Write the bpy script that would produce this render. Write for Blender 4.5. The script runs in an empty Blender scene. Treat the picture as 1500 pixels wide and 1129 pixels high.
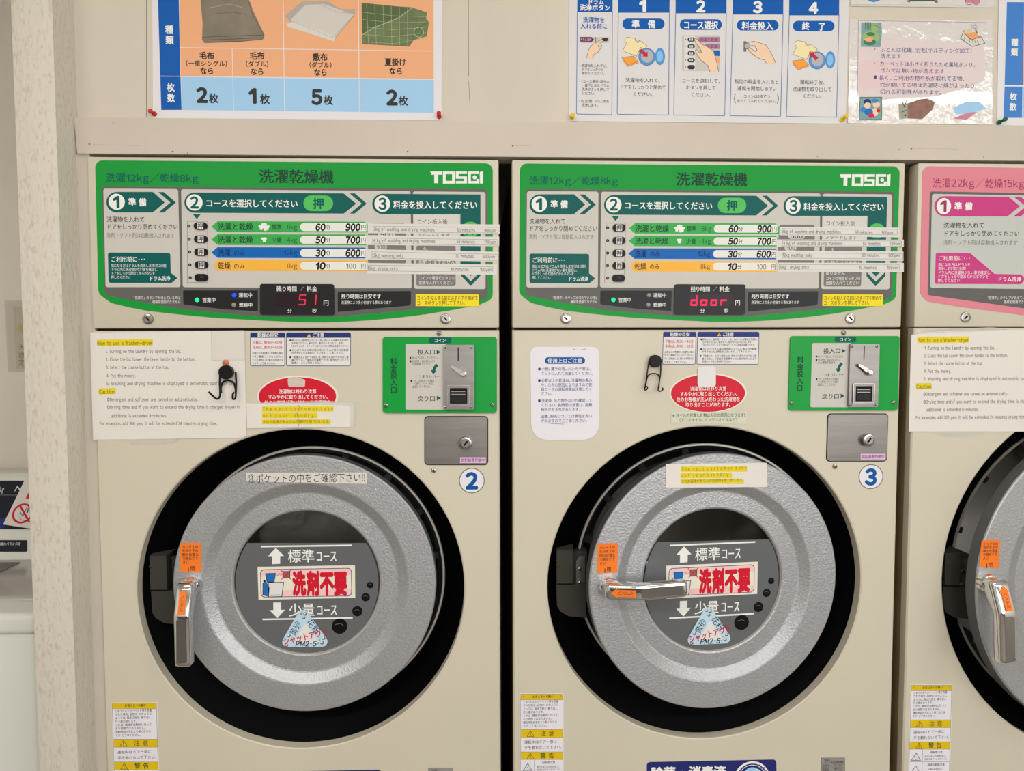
import bpy, bmesh, math, random
from mathutils import Vector, Matrix

# ------------------------------------------------------------------ camera, world, lights, exposure
SC = bpy.context.scene
COL = SC.collection
FPX = 1128.26                      # focal length in pixels of a 1500 px wide frame
CAM = Vector((0.6758, -1.3144, 1.4466))
PITCH, YAW, ROLL = 0.054716, -0.042103, -0.002429

def cam_axes():
    cy, sy, cp, sp = math.cos(YAW), math.sin(YAW), math.cos(PITCH), math.sin(PITCH)
    r = Vector((cy, sy, 0)); f = Vector((-sy*cp, cy*cp, -sp)); u = Vector((-sy*sp, cy*sp, cp))
    cr, sr = math.cos(ROLL), math.sin(ROLL)
    return r*cr + u*sr, f, u*cr - r*sr
RV, FV, UV = cam_axes()
cam_data = bpy.data.cameras.new('camera')
cam = bpy.data.objects.new('camera', cam_data); COL.objects.link(cam)
cam_data.sensor_fit = 'HORIZONTAL'; cam_data.sensor_width = 36.0
cam_data.lens = FPX*36.0/1500.0
cam_data.clip_start = 0.05
m = Matrix.Identity(4)
for i in range(3):
    m[i][0], m[i][1], m[i][2], m[i][3] = RV[i], UV[i], -FV[i], CAM[i]
cam.matrix_world = m
SC.camera = cam

SC.view_settings.view_transform = 'Standard'
SC.view_settings.look = 'None'
SC.view_settings.gamma = 1.0
SC.view_settings.use_curve_mapping = False
SC.view_settings.exposure = 0.0

world = bpy.data.worlds.new('world'); SC.world = world
world.use_nodes = True
world.node_tree.nodes['Background'].inputs[0].default_value = (0.9, 0.95, 1.0, 1)
world.node_tree.nodes['Background'].inputs[1].default_value = 0.0

def area_light(name, loc, sx, sy, power, color, target=None):
    ld = bpy.data.lights.new(name, 'AREA'); ld.shape = 'RECTANGLE'
    ld.size, ld.size_y, ld.energy, ld.color = sx, sy, power, color
    o = bpy.data.objects.new(name, ld); COL.objects.link(o); o.location = loc
    if target is not None:
        o.rotation_euler = (Vector(target)-Vector(loc)).to_track_quat('-Z', 'Y').to_euler()
    return o
WARM = (1.0, 0.965, 0.945)
area_light('ceiling_lamp', (-0.5, -2.35, 2.62), 1.3, 0.16, 37, (1.0, 0.965, 0.925))
area_light('ceiling_lamp', (1.15, -2.35, 2.62), 1.3, 0.16, 11, WARM)
area_light('ceiling_lamp', (2.85, -2.35, 2.62), 1.2, 0.16, 21, (0.93, 0.995, 0.985))
area_light('ceiling_lamp', (0.80, -1.0, 2.62), 2.6, 0.16, 9, WARM)
# the shop window behind the photographer, with daylight coming in
area_light('daylight_window', (1.9, -3.55, 1.65), 2.9, 1.3, 46, (0.985, 0.995, 0.99), (1.5, 0, 1.45))

# ------------------------------------------------------------------ helpers
D = 0.70                            # spacing of the two equal machines

def ray(px, py):
    return RV*((px-750.0)/FPX) + FV - UV*((py-564.5)/FPX)
def at(px, py, Y=0.0):
    d = ray(px, py); return CAM + d*((Y-CAM.y)/d.y)

def lin(c):
    c = c/255.0
    return c/12.92 if c <= 0.04045 else ((c+0.055)/1.055)**2.4
MATS = {}
def mat(name, rgb, rough=0.5, metal=0.0, bump=0.0, bscale=200.0, spec=0.14, emit=0.0, mottle=0.0, mscale=6.0, coat=0.0, alpha=1.0, stretch=None, dark=None, ramp=(0.30, 0.62)):
    if name in MATS: return name
    mt = bpy.data.materials.new(name); mt.use_nodes = True
    nt = mt.node_tree; b = nt.nodes['Principled BSDF']
    col = tuple(lin(v) for v in rgb)+(1.0,)
    b.inputs['Base Color'].default_value = col
    b.inputs['Roughness'].default_value = rough
    b.inputs['Metallic'].default_value = metal
    b.inputs['Specular IOR Level'].default_value = spec
    b.inputs['Coat Weight'].default_value = coat
    b.inputs['Alpha'].default_value = alpha
    if emit:
        b.inputs['Emission Color'].default_value = col
        b.inputs['Emission Strength'].default_value = emit
    if bump or mottle:
        tc = nt.nodes.new('ShaderNodeTexCoord'); src = tc.outputs['Object']
        if stretch:
            mp = nt.nodes.new('ShaderNodeMapping'); mp.inputs['Scale'].default_value = stretch
            nt.links.new(src, mp.inputs[0]); src = mp.outputs[0]
    if bump:
        nz = nt.nodes.new('ShaderNodeTexNoise'); nz.inputs['Scale'].default_value = bscale; nz.inputs['Detail'].default_value = 3
        nt.links.new(src, nz.inputs['Vector'])
        bp = nt.nodes.new('ShaderNodeBump'); bp.inputs['Strength'].default_value = bump; bp.inputs['Distance'].default_value = 0.002
        nt.links.new(nz.outputs['Fac'], bp.inputs['Height']); nt.links.new(bp.outputs[0], b.inputs['Normal'])
    if mottle:
        n2 = nt.nodes.new('ShaderNodeTexNoise'); n2.inputs['Scale'].default_value = mscale; n2.inputs['Detail'].default_value = 5
        nt.links.new(src, n2.inputs['Vector'])
        rp = nt.nodes.new('ShaderNodeValToRGB')
        d = dark or tuple(v*0.80 for v in rgb)
        k = mottle
        rp.color_ramp.elements[0].position, rp.color_ramp.elements[1].position = ramp
        rp.color_ramp.elements[0].color = tuple(lin(a*(1-k)+q*k) for a, q in zip(rgb, d))+(1,)
        rp.color_ramp.elements[1].color = col
        nt.links.new(n2.outputs['Fac'], rp.inputs[0]); nt.links.new(rp.outputs[0], b.inputs['Base Color'])
    MATS[name] = mt
    return name

def glass_mat(name, tint=(1, 1, 1), rough=0.02, mult=1.0):
    mt = bpy.data.materials.new(name); mt.use_nodes = True
    nt = mt.node_tree; nt.nodes.clear()
    out = nt.nodes.new('ShaderNodeOutputMaterial'); mx = nt.nodes.new('ShaderNodeMixShader')
    tr = nt.nodes.new('ShaderNodeBsdfTransparent'); gl = nt.nodes.new('ShaderNodeBsdfGlossy'); fr = nt.nodes.new('ShaderNodeFresnel')
    tr.inputs[0].default_value = (*tint, 1); gl.inputs['Roughness'].default_value = rough; fr.inputs[0].default_value = 1.5
    ml = nt.nodes.new('ShaderNodeMath'); ml.operation = 'MULTIPLY'; ml.inputs[1].default_value = mult
    nt.links.new(fr.outputs[0], ml.inputs[0])
    nt.links.new(ml.outputs[0], mx.inputs[0]); nt.links.new(tr.outputs[0], mx.inputs[1]); nt.links.new(gl.outputs[0], mx.inputs[2])
    nt.links.new(mx.outputs[0], out.inputs[0]); MATS[name] = mt
    return name

# ---- palette
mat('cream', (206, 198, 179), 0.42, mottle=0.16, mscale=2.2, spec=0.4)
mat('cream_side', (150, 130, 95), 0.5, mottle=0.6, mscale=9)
mat('seam', (40, 34, 26), 0.7)
mat('wall_paint', (212, 203, 187), 0.6, mottle=0.22, mscale=3.5, bump=0.10, bscale=60, stretch=(1, 1, 0.25))
mat('trim_paint', (204, 194, 181), 0.55, mottle=0.15, mscale=4, bump=0.06, bscale=50)
mat('pillar_paint', (208, 201, 188), 0.5, mottle=0.55, mscale=230, bump=1.0, bscale=130, stretch=(1, 1, 0.4), dark=(176, 166, 148), ramp=(0.30, 0.46), spec=0.3)
mat('niche_paint', (224, 216, 204), 0.65, mottle=0.2, mscale=3)
mat('room_paint', (225, 220, 212), 0.7)
mat('dark_reflect_band', (100, 97, 95), 0.6)
mat('floor_vinyl', (128, 121, 113), 0.4, mottle=0.3, mscale=9)
mat('black_plastic', (4, 4, 5), 0.5, spec=0.03)
mat('gasket', (54, 56, 60), 0.33, spec=0.5)
mat('latch_plastic', (60, 58, 53), 0.48)
mat('silver_paint', (181, 182, 185), 0.40, metal=0.55, bump=0.4, bscale=300, mottle=0.55, mscale=520)
mat('silver_edge', (92, 95, 98), 0.4, metal=0.4)
mat('chrome', (226, 227, 230), 0.07, metal=1.0)
mat('steel', (140, 136, 133), 0.33, metal=0.8, mottle=0.35, mscale=25, bump=0.04, bscale=120, stretch=(0.3, 1, 3))
mat('zinc', (160, 157, 152), 0.25, metal=0.95)
mat('rim_metal', (190, 186, 178), 0.4, metal=0.4)
mat('drum_metal', (176, 170, 164), 0.4, metal=0.3)
mat('dark', (14, 14, 15), 0.5)
mat('black', (24, 24, 25), 0.35)
mat('blackpanel', (36, 37, 39), 0.3)
mat('hook_black', (22, 22, 24), 0.38)
mat('copper', (190, 112, 80), 0.4, metal=0.3)
mat('green', (20, 148, 56), 0.36)
mat('green2', (82, 186, 92), 0.35)
mat('greenbar', (60, 168, 80), 0.35)
mat('coin_green', (22, 152, 62), 0.3)
mat('teal', (0, 90, 86), 0.35)
mat('bluebar', (14, 98, 178), 0.35)
mat('yellowbar', (240, 178, 66), 0.35)
mat('fascia_grey', (98, 96, 94), 0.35)
mat('panel_light', (198, 195, 187), 0.35)
mat('grey_mid', (120, 117, 113), 0.4)
mat('pill', (226, 226, 218), 0.4)
mat('white', (222, 220, 219), 0.5)
mat('offwhite', (214, 210, 203), 0.55)
mat('paper', (222, 217, 210), 0.6, spec=0.3)
mat('paper2', (214, 211, 206), 0.5, spec=0.4)
mat('textwhite', (232, 232, 228), 0.5)
mat('textdark', (52, 50, 48), 0.55, spec=0.2)
mat('textink', (70, 66, 62), 0.6, spec=0.2)
mat('textgrey', (112, 110, 106), 0.6, spec=0.2)
mat('textgreen', (20, 62, 48), 0.5, spec=0.2)
mat('textbar', (14, 42, 92), 0.5)
mat('panel_pale', (208, 205, 198), 0.4)
mat('textnavy', (44, 62, 128), 0.5, spec=0.2)
mat('textolive', (128, 108, 20), 0.6, spec=0.2)
mat('navy', (36, 52, 118), 0.35)
mat('deepnavy', (40, 46, 108), 0.3)
mat('red', (205, 30, 52), 0.35)
mat('textred', (205, 40, 66), 0.5)
mat('yellow', (240, 216, 40), 0.5)
mat('highlight', (226, 204, 40), 0.6)
mat('warnyellow', (218, 186, 22), 0.4)
mat('lavender', (226, 223, 230), 0.4)
mat('pinkfascia', (216, 130, 144), 0.32)
mat('magenta', (196, 60, 128), 0.35)
mat('textplum', (160, 50, 98), 0.45)
mat('panel_cool', (190, 192, 186), 0.35)
mat('pinktape', (222, 186, 216), 0.5)
mat('textpurple', (110, 40, 120), 0.5)
mat('badge_blue', (8, 84, 158), 0.4)
mat('orange', (238, 122, 44), 0.45)
mat('palegreen', (206, 210, 190), 0.5)
mat('film', (98, 100, 103), 0.28, spec=0.4)
mat('filmhole', (14, 14, 14), 0.4)
mat('cream_sticker', (228, 222, 206), 0.35)
mat('pinkgrad', (236, 196, 196), 0.4)
mat('iconblue', (30, 110, 190), 0.4)
mat('paleblue', (184, 214, 232), 0.4)
mat('poster_white', (222, 219, 222), 0.4)
mat('poster_orange', (232, 170, 126), 0.4)
mat('poster_sky', (158, 200, 232), 0.4)
mat('poster_blue', (4, 88, 172), 0.45)
mat('poster_blue2', (66, 126, 200), 0.35)
mat('poster_grey', (216, 214, 214), 0.4)
mat('poster_line', (70, 104, 176), 0.4)
mat('blanket', (138, 128, 112), 0.6, mottle=0.5, mscale=30)
mat('blanket_dark', (92, 82, 70), 0.6)
mat('sheet', (206, 200, 192), 0.6)
mat('sheet_shade', (176, 168, 158), 0.6)
mat('plaid', (112, 128, 88), 0.6, mottle=0.5, mscale=60)
mat('plaid_dark', (88, 104, 68), 0.6)
mat('plaid_line', (178, 184, 150), 0.6)
mat('skin', (238, 204, 172), 0.5)
mat('tshirt', (236, 222, 170), 0.5)
mat('towel', (240, 160, 62), 0.5)
mat('drumgrey', (178, 178, 180), 0.5)
mat('drumblue', (88, 148, 200), 0.5)
mat('skyblue', (128, 190, 236), 0.5)
mat('arrowred', (190, 44, 62), 0.5)
mat('mauve', (160, 128, 160), 0.5)
mat('plumtag', (110, 44, 92), 0.5)
mat('pin_red', (190, 36, 40), 0.3, coat=0.4)
mat('pin_yellow', (222, 190, 40), 0.3, coat=0.4)
mat('pin_green', (10, 96, 74), 0.3, coat=0.4)
mat('laminate', (214, 208, 204), 0.12, bump=0.75, bscale=48, spec=0.6, coat=0.5)
mat('rose_pale', (218, 203, 202), 0.3)
mat('rose', (222, 196, 197), 0.3)
mat('cliptile', (120, 160, 160), 0.4)
mat('clipgreen', (150, 180, 110), 0.4)
mat('clipgreen_dark', (70, 120, 90), 0.4)
mat('clippink', (196, 130, 150), 0.4)
mat('clipbrown', (150, 112, 100), 0.4, mottle=0.8, mscale=80)
mat('clippot', (160, 158, 140), 0.4)
mat('kotatsu', (230, 160, 100), 0.4)
mat('white_enamel', (218, 220, 212), 0.3, coat=0.2)
mat('grey_lid', (182, 178, 170), 0.35)
mat('lid_clear', (176, 173, 166), 0.18, spec=0.4)
mat('panel_navy', (34, 38, 48), 0.3)
mat('sleeve', (200, 198, 190), 0.15, alpha=0.35)
mat('tape', (224, 224, 216), 0.25, alpha=0.35)
mat('residue', (226, 216, 204), 0.4, alpha=0.62)
mat('cream_paper', (206, 196, 168), 0.5)
mat('sun_yellow', (214, 178, 40), 0.5)
mat('lamp_green', (30, 240, 140), 0.3, emit=0.9)
mat('lamp_blue', (30, 70, 250), 0.3, emit=1.0)
mat('lamp_off', (150, 148, 144), 0.3)
mat('display_dark', (44, 30, 34), 0.2)
mat('digit_dim', (190, 40, 72), 0.4, emit=0.55)
mat('digit_bright', (225, 30, 74), 0.4, emit=0.75)
mat('cloth_brown', (168, 160, 152), 0.8, mottle=0.4, mscale=20)
mat('plate_grey', (158, 154, 148), 0.4, metal=0.3)
glass_mat('glass', (0.95, 0.95, 0.95), mult=3.2)

class MB:
    """collects geometry in world coordinates and builds ONE mesh object"""
    def __init__(s): s.v = []; s.f = []; s.fm = []; s.mats = []
    def mi(s, name):
        if name not in s.mats: s.mats.append(name)
        return s.mats.index(name)
    def add(s, vs, fs, mt):
        o = len(s.v); s.v.extend(Vector(p) for p in vs); k = s.mi(mt)
        for f in fs: s.f.append([i+o for i in f]); s.fm.append(k)
    def box(s, x0, x1, y0, y1, z0, z1, mt, bevel=0.0, seg=2):
        bm = bmesh.new(); bmesh.ops.create_cube(bm, size=1)
        for v in bm.verts:
            v.co = Vector(((x0+x1)/2+v.co.x*(x1-x0), (y0+y1)/2+v.co.y*(y1-y0), (z0+z1)/2+v.co.z*(z1-z0)))
        if bevel: bmesh.ops.bevel(bm, geom=bm.edges[:], offset=bevel, segments=seg, profile=0.5, affect='EDGES')
        s.bm(bm, mt)
    def bm(s, bm, mt):
        bm.normal_update(); bm.verts.index_update()
        s.add([v.co.copy() for v in bm.verts], [[v.index for v in f.verts] for f in bm.faces], mt); bm.free()
    def prism(s, pts, y0, y1, mt, side=None):
        """polygon of (x, z) points; front at y0 (towards the camera), back at y1"""
        n = len(pts); a = sum(pts[i][0]*pts[(i+1) % n][1]-pts[(i+1) % n][0]*pts[i][1] for i in range(n))
        if a < 0: pts = pts[::-1]
        vs = [(p[0], y0, p[1]) for p in pts]+[(p[0], y1, p[1]) for p in pts]
        s.add(vs, [list(range(n))], mt)
        s.add(vs, [[i, i+n, (i+1) % n+n, (i+1) % n] for i in range(n)]+[list(range(2*n-1, n-1, -1))], side or mt)
    def prism_x(s, pts, x0, x1, mt, bevel=0.0):
        """polygon of (y, z) points pushed along x"""
        bm = bmesh.new(); n = len(pts)
        a = [bm.verts.new((x0, p[0], p[1])) for p in pts]; b = [bm.verts.new((x1, p[0], p[1])) for p in pts]
        bm.faces.new(a); bm.faces.new(b[::-1])
        for i in range(n): bm.faces.new([a[i], b[i], b[(i+1) % n], a[(i+1) % n]])
        bmesh.ops.recalc_face_normals(bm, faces=bm.faces[:])
        if bevel: bmesh.ops.bevel(bm, geom=bm.edges[:], offset=bevel, segments=3, profile=0.5, affect='EDGES')
        s.bm(bm, mt)
    def lathe(s, prof, n=96, mt='dark', cap0=False, cap1=False):
        """rows (cx, cz, r, y[, material]) revolved about the y direction; outside faces the camera when y grows inward"""
        rows = []
        for row in prof:
            cx, cz, r, y = row[:4]
            rows.append([(cx+r*math.cos(2*math.pi*k/n), y, cz+r*math.sin(2*math.pi*k/n)) for k in range(n)])
        vs = [p for r in rows for p in r]
        for j in range(len(rows)-1):
            mm = prof[j+1][4] if len(prof[j+1]) > 4 else mt
            s.add(vs[j*n:(j+2)*n], [[k, (k+1) % n, (k+1) % n+n, k+n] for k in range(n)], mm)
        if cap0: s.add(rows[0], [list(range(n))], prof[0][4] if len(prof[0]) > 4 else mt)
        if cap1: s.add(rows[-1], [list(range(n))], prof[-1][4] if len(prof[-1]) > 4 else mt)
    def tube(s, path, r, mt, n=8):
        path = [Vector(p) for p in path]; rings = []
        up = Vector((0.13, 1, 0.07))
        for i, p in enumerate(path):
            t = (path[min(i+1, len(path)-1)]-path[max(i-1, 0)]).normalized()
            a = t.cross(up).normalized(); b = a.cross(t)
            rings.append([p+a*r*math.cos(2*math.pi*k/n)+b*r*math.sin(2*math.pi*k/n) for k in range(n)])
        vs = [q for g in rings for q in g]; fs = []
        for j in range(len(path)-1):
            fs += [[j*n+k, j*n+(k+1) % n, (j+1)*n+(k+1) % n, (j+1)*n+k] for k in range(n)]
        fs += [list(range(n))[::-1], [(len(path)-1)*n+k for k in range(n)]]
        s.add(vs, fs, mt)
    def build(s, name, parent=None, org=None, smooth=True, label=None):
        org = Vector(org) if org is not None else (WORG.get(parent.name, Vector((0, 0, 0))) if parent else Vector((0, 0, 0)))
        me = bpy.data.meshes.new(name)
        me.from_pydata([tuple(p-org) for p in s.v], [], s.f)
        for mname in s.mats: me.materials.append(MATS[mname])
        me.polygons.foreach_set('material_index', s.fm)
        if smooth:
            me.polygons.foreach_set('use_smooth', [True]*len(me.polygons)); me.set_sharp_from_angle(angle=0.6)
        me.update()
        o = bpy.data.objects.new(name, me); COL.objects.link(o)
        if parent:
            o.parent = parent; o.location = org-WORG[parent.name]
        else: o.location = org
        WORG[o.name] = org
        if label: o['label'] = label
        return o
WORG = {}                            # where each object's own origin stands in the world (before any turn)

def tag(o, label, cat, group=None):
    o['label'] = label; o['category'] = cat
    if group: o['group'] = group
    return o
def struct(o): o['kind'] = 'structure'; return o
def empty(name, loc):
    o = bpy.data.objects.new(name, None); COL.objects.link(o); o.location = loc; o.empty_display_size = 0.1
    WORG[o.name] = Vector(loc); return o

# ---- lettering: one glyph at a time, turned into filled polygons
GLY = {}
_fc = bpy.data.curves.new('lettering', 'FONT'); _fo = bpy.data.objects.new('lettering', _fc); COL.objects.link(_fo)
_fc.resolution_u = 3
def wide(ch):
    o = ord(ch)
    return chr(o+0xFEE0) if 33 <= o <= 126 else ch
def glyph(ch):
    key = ch
    if key in GLY: return GLY[key]
    if ch == ' ': GLY[key] = ([], [], 0.0, 0.50); return GLY[key]
    if ch == '1':
        GLY[key] = ([(0.14, 0.56), (0.14, 0.47), (0.33, 0.55), (0.33, 0.0), (0.425, 0.0), (0.425, 0.74), (0.345, 0.74)], [[6, 0, 1, 2, 3, 4, 5]], 0.08, 0.42); return GLY[key]
    if ch == '\u3000': GLY[key] = ([], [], 0.0, 1.0); return GLY[key]
    _fc.body = wide(ch); _fc.offset = 0.0
    dg = bpy.context.evaluated_depsgraph_get(); dg.update()
    me = bpy.data.meshes.new_from_object(_fo.evaluated_get(dg))
    vs = [(v.co.x, v.co.y) for v in me.vertices]; fs = [list(p.vertices) for p in me.polygons]
    bpy.data.meshes.remove(me)
    if not vs: GLY[key] = ([], [], 0.0, 0.4); return GLY[key]
    x0 = min(v[0] for v in vs); x1 = max(v[0] for v in vs)
    if 33 <= ord(ch) <= 126:
        pad = 0.075 if ch in "il.,:;!'|1" else 0.06
        GLY[key] = (vs, fs, x0-pad, x1-x0+2*pad)
    elif 0xFF61 <= ord(ch) <= 0xFF9F: GLY[key] = (vs, fs, 0.0, 0.5)
    elif ch in '、。': GLY[key] = (vs, fs, 0.0, 0.62)
    else: GLY[key] = (vs, fs, 0.0, 1.0)
    return GLY[key]
def layout(s):
    vs, fs, x = [], [], 0.0
    for ch in s:
        gv, gf, x0, adv = glyph(ch); o = len(vs)
        vs += [(x+a-x0, b) for a, b in gv]; fs += [[i+o for i in f] for f in gf]; x += adv
    return vs, fs, max(x, 0.01)

def round_poly(pts, rad, n=5):
    out = []; N = len(pts)
    for i, p in enumerate(pts):
        r = rad[i] if isinstance(rad, (list, tuple)) else rad
        p = Vector(p)
        if r <= 0: out.append(tuple(p)); continue
        a = Vector(pts[i-1])-p; b = Vector(pts[(i+1) % N])-p
        la, lb = a.length, b.length; a.normalize(); b.normalize()
        ang = a.angle(b)
        if ang > 3.0: out.append(tuple(p)); continue
        t = min(r/math.tan(ang/2), la*0.499, lb*0.499); r2 = t*math.tan(ang/2)
        c = p+(a+b).normalized()*(r2/math.sin(ang/2)); s0 = p+a*t-c; s1 = p+b*t-c
        a0 = math.atan2(s0.y, s0.x); da = (math.atan2(s1.y, s1.x)-a0+math.pi) % (2*math.pi)-math.pi
        out += [(c.x+r2*math.cos(a0+da*k/n), c.y+r2*math.sin(a0+da*k/n)) for k in range(n+1)]
    return out

EPS = 0.00006
class Cv(MB):
    """printed thing: flat shapes and lettering on a thin plate standing on a plane in the place.
    Points are read off the photograph and put where their sight line meets that plane."""
    def __init__(s, Y=0.0, p0=None, U=(1, 0, 0), V=(0, 0, 1), shift=(0, 0, 0)):
        super().__init__()
        s.p0 = Vector(p0) if p0 is not None else Vector((0, Y, 0)); s.U = Vector(U).normalized(); s.V = Vector(V).normalized()
        s.N = s.U.cross(s.V).normalized(); s.sh = Vector(shift); s.t = 0.0; s.cnt = 0; s.view(0, 0, 1)
    def view(s, x0, y0, k): s.x0, s.y0, s.k = x0, y0, k; return s
    def w(s, a, b):
        d = ray(s.x0+a/s.k, s.y0+b/s.k); q = CAM+d*((s.p0-CAM).dot(s.N)/d.dot(s.N)); q = q-s.p0
        return Vector((q.dot(s.U), q.dot(s.V)))
    def P(s, uv, L): return s.p0+s.U*uv[0]+s.V*uv[1]+s.N*(s.t+L*EPS)-s.sh
    def scale(s, a, b): return (s.w(a+1, b)-s.w(a-1, b)).length/2
    def flat(s, uv, mt, L):
        n = len(uv); a = sum(uv[i][0]*uv[(i+1) % n][1]-uv[(i+1) % n][0]*uv[i][1] for i in range(n))
        if a < 0: uv = uv[::-1]
        s.cnt += 1; L = L+0.1*(s.cnt % 9)
        s.add([s.P(p, L) for p in uv], [list(range(n))], mt)
    def plate(s, uv, mt, t, side=None):
        n = len(uv); a = sum(uv[i][0]*uv[(i+1) % n][1]-uv[(i+1) % n][0]*uv[i][1] for i in range(n))
        if a < 0: uv = uv[::-1]
        t0 = s.t
        back = [s.P(p, 0) for p in uv]; s.t = t0+t; front = [s.P(p, 0) for p in uv]
        s.add(front, [list(range(n))], mt)
        s.add(front+back, [[i, i+n, (i+1) % n+n, (i+1) % n] for i in range(n)]+[list(range(2*n-1, n-1, -1))], side or mt)
    def pp(s, pts, r=0):
        uv = [tuple(s.w(*p)) for p in pts]
        if r:
            k = s.scale(*pts[0]); rr = [q*k for q in r] if isinstance(r, (list, tuple)) else r*k
            uv = round_poly(uv, rr)
        return uv
    def base(s, pts, mt, t=0.0004, r=0, side=None): s.plate(s.pp(pts, r), mt, t, side); return s
    def rbase(s, x0, y0, x1, y1, mt, t=0.0004, r=0, side=None): return s.base([(x0, y0), (x1, y0), (x1, y1), (x0, y1)], mt, t, r, side)
    def poly(s, pts, mt, L=1, r=0): s.flat(s.pp(pts, r), mt, L); return s
    def rect(s, x0, y0, x1, y1, mt, L=1, r=0): return s.poly([(x0, y0), (x1, y0), (x1, y1), (x0, y1)], mt, L, r)
    def euv(s, cx, cy, rx, ry=None, n=40):
        c = s.w(cx, cy); k = s.scale(cx, cy); ry = ry or rx
        return [(c.x+rx*k*math.cos(2*math.pi*i/n), c.y+ry*k*math.sin(2*math.pi*i/n)) for i in range(n)]
    def ell(s, cx, cy, rx, ry=None, mt='white', L=1, n=40): s.flat(s.euv(cx, cy, rx, ry, n), mt, L); return s
    def ebase(s, cx, cy, rx, ry=None, mt='white', t=0.0004, side=None): s.plate(s.euv(cx, cy, rx, ry, 64), mt, t, side); return s
    def line(s, pts, wpx, mt, L=2):
        for (a, b), (c, d) in zip(pts, pts[1:]):
            dx, dy = c-a, d-b; ln = math.hypot(dx, dy) or 1; nx, ny = -dy/ln*wpx/2, dx/ln*wpx/2; ex, ey = dx/ln*wpx*0.3, dy/ln*wpx*0.3
            s.poly([(a+nx-ex, b+ny-ey), (c+nx+ex, d+ny+ey), (c-nx+ex, d-ny+ey), (a-nx-ex, b-ny-ey)], mt, L)
        return s
    def frame(s, x0, y0, x1, y1, wpx, mt, L=2, r=0):
        o = s.pp([(x0, y0), (x1, y0), (x1, y1), (x0, y1)], r); i = s.pp([(x0+wpx, y0+wpx), (x1-wpx, y0+wpx), (x1-wpx, y1-wpx), (x0+wpx, y1-wpx)], max(r-wpx, 0.01) if r else 0)
        n = len(o)
        if len(i) != n: return s
        s.add([s.P(p, L) for p in o]+[s.P(p, L) for p in i], [[k, k+n, (k+1) % n+n, (k+1) % n] for k in range(n)], mt); return s
    def ring(s, cx, cy, r0, r1, mt, L=2, n=48):
        o = s.euv(cx, cy, r1, None, n); i = s.euv(cx, cy, r0, None, n)
        s.add([s.P(p, L) for p in o]+[s.P(p, L) for p in i], [[k, (k+1) % n, (k+1) % n+n, k+n] for k in range(n)], mt); return s
    def T(s, txt, x0, x1, y, size, mt='textdark', bold=0.0, slant=0.0, L=4, y1=None, anchor='l'):
        """lettering whose em box is `size` tall around y, fitted between x0 and x1 (x1 None: its own width)"""
        vs, fs, W = layout(txt)
        xm = x0 if x1 is None else (x0+x1)/2
        em = (s.w(xm, y-size/2)-s.w(xm, y+size/2)).length
        a = s.w(x0, y)
        if x1 is None:
            sx = em; d = Vector((1, 0))
            if anchor == 'c': a = a-d*W*sx/2
            if anchor == 'r': a = a-d*W*sx
        else:
            if y1 is None: b = s.w(x1, y); d = Vector((1, 0)); sx = (b.x-a.x)/W
            else: b = s.w(x1, y1); d = (b-a); sx = d.length/W; d.normalize()
        nrm = Vector((-d.y, d.x))
        # heavier strokes: the same outlines set again a hair aside
        if bold < 0.008: sh = [(0, 0)]
        elif size/s.k < 6: sh = [(-bold*0.8, 0), (bold*0.8, 0)]
        elif bold < 0.03: sh = [(-bold, -bold*0.5), (bold, -bold*0.5), (bold, bold*0.5), (-bold, bold*0.5)]
        else: sh = [(bold*math.cos(q*0.7854), bold*math.sin(q*0.7854)) for q in range(8)]+[(0, 0)]
        for i, (ox, oy) in enumerate(sh):
            out = []
            for gx, gy in vs:
                q = a+d*((gx+ox+slant*gy)*sx)+nrm*((gy+oy-0.38)*em); out.append(s.P(q, L+0.11*i))
            s.add(out, fs, mt)
        return s

def dup_tree(o, parent, loc=None, names=None):
    c = o.copy(); COL.objects.link(c); c.parent = parent
    if loc is not None: c.location = loc
    WORG[c.name] = WORG.get(o.name, Vector((0, 0, 0)))
    for ch in list(o.children): dup_tree(ch, c)
    return c
# ------------------------------------------------------------------ the room
BX = 0.0128                           # the pillar's right side
b = MB(); b.box(-1.9, 3.5, -3.7, 0.9, -0.05, 0.0, 'floor_vinyl'); struct(b.build('floor'))
b = MB(); b.box(-1.9, 3.5, -3.7, 0.9, 2.65, 2.70, 'room_paint'); struct(b.build('ceiling'))
b = MB(); b.box(-1.95, -1.9, -3.7, 0.9, 0, 2.65, 'room_paint'); struct(b.build('wall_left'))
b = MB(); b.box(3.5, 3.55, -3.7, 0.9, 0, 2.65, 'room_paint'); struct(b.build('wall_right'))
b = MB(); b.box(-1.9, 3.5, -3.75, -3.7, 0, 2.65, 'room_paint'); b.box(-1.9, 3.5, -3.7, -3.67, 0, 0.98, 'dark_reflect_band'); struct(b.build('wall_front'))  # dark lower band is unseen, added to give the chrome something dark to reflect
b = MB(); b.box(-1.9, -0.05, 0.60, 0.66, 0, 2.65, 'niche_paint'); struct(b.build('wall_niche'))
b = MB(); b.box(0.0128, 3.5, 0.84, 0.9, 0, 2.65, 'room_paint'); struct(b.build('wall_rear'))
# boarded wall above the machines, with its two joints
c = Cv(0.012)
c.add([], [], 'wall_paint'); c.box(0.0128, 3.5, 0.012, 0.05, 1.76, 2.65, 'wall_paint')
c.rect(214.2, -60, 215.2, 171, 'textgrey', 1)
c.line([(686.0, -60), (686.6, 112)], 0.7, 'grey_mid', 1); c.line([(686.6, 118), (688, 150)], 0.6, 'grey_mid', 1)
struct(c.build('wall_back'))
# pillar
b = MB(); b.box(-0.0506, 0.0128, -0.054, 0.60, 0, 2.65, 'pillar_paint', bevel=0.002); struct(b.build('wall_pillar'))
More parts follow.
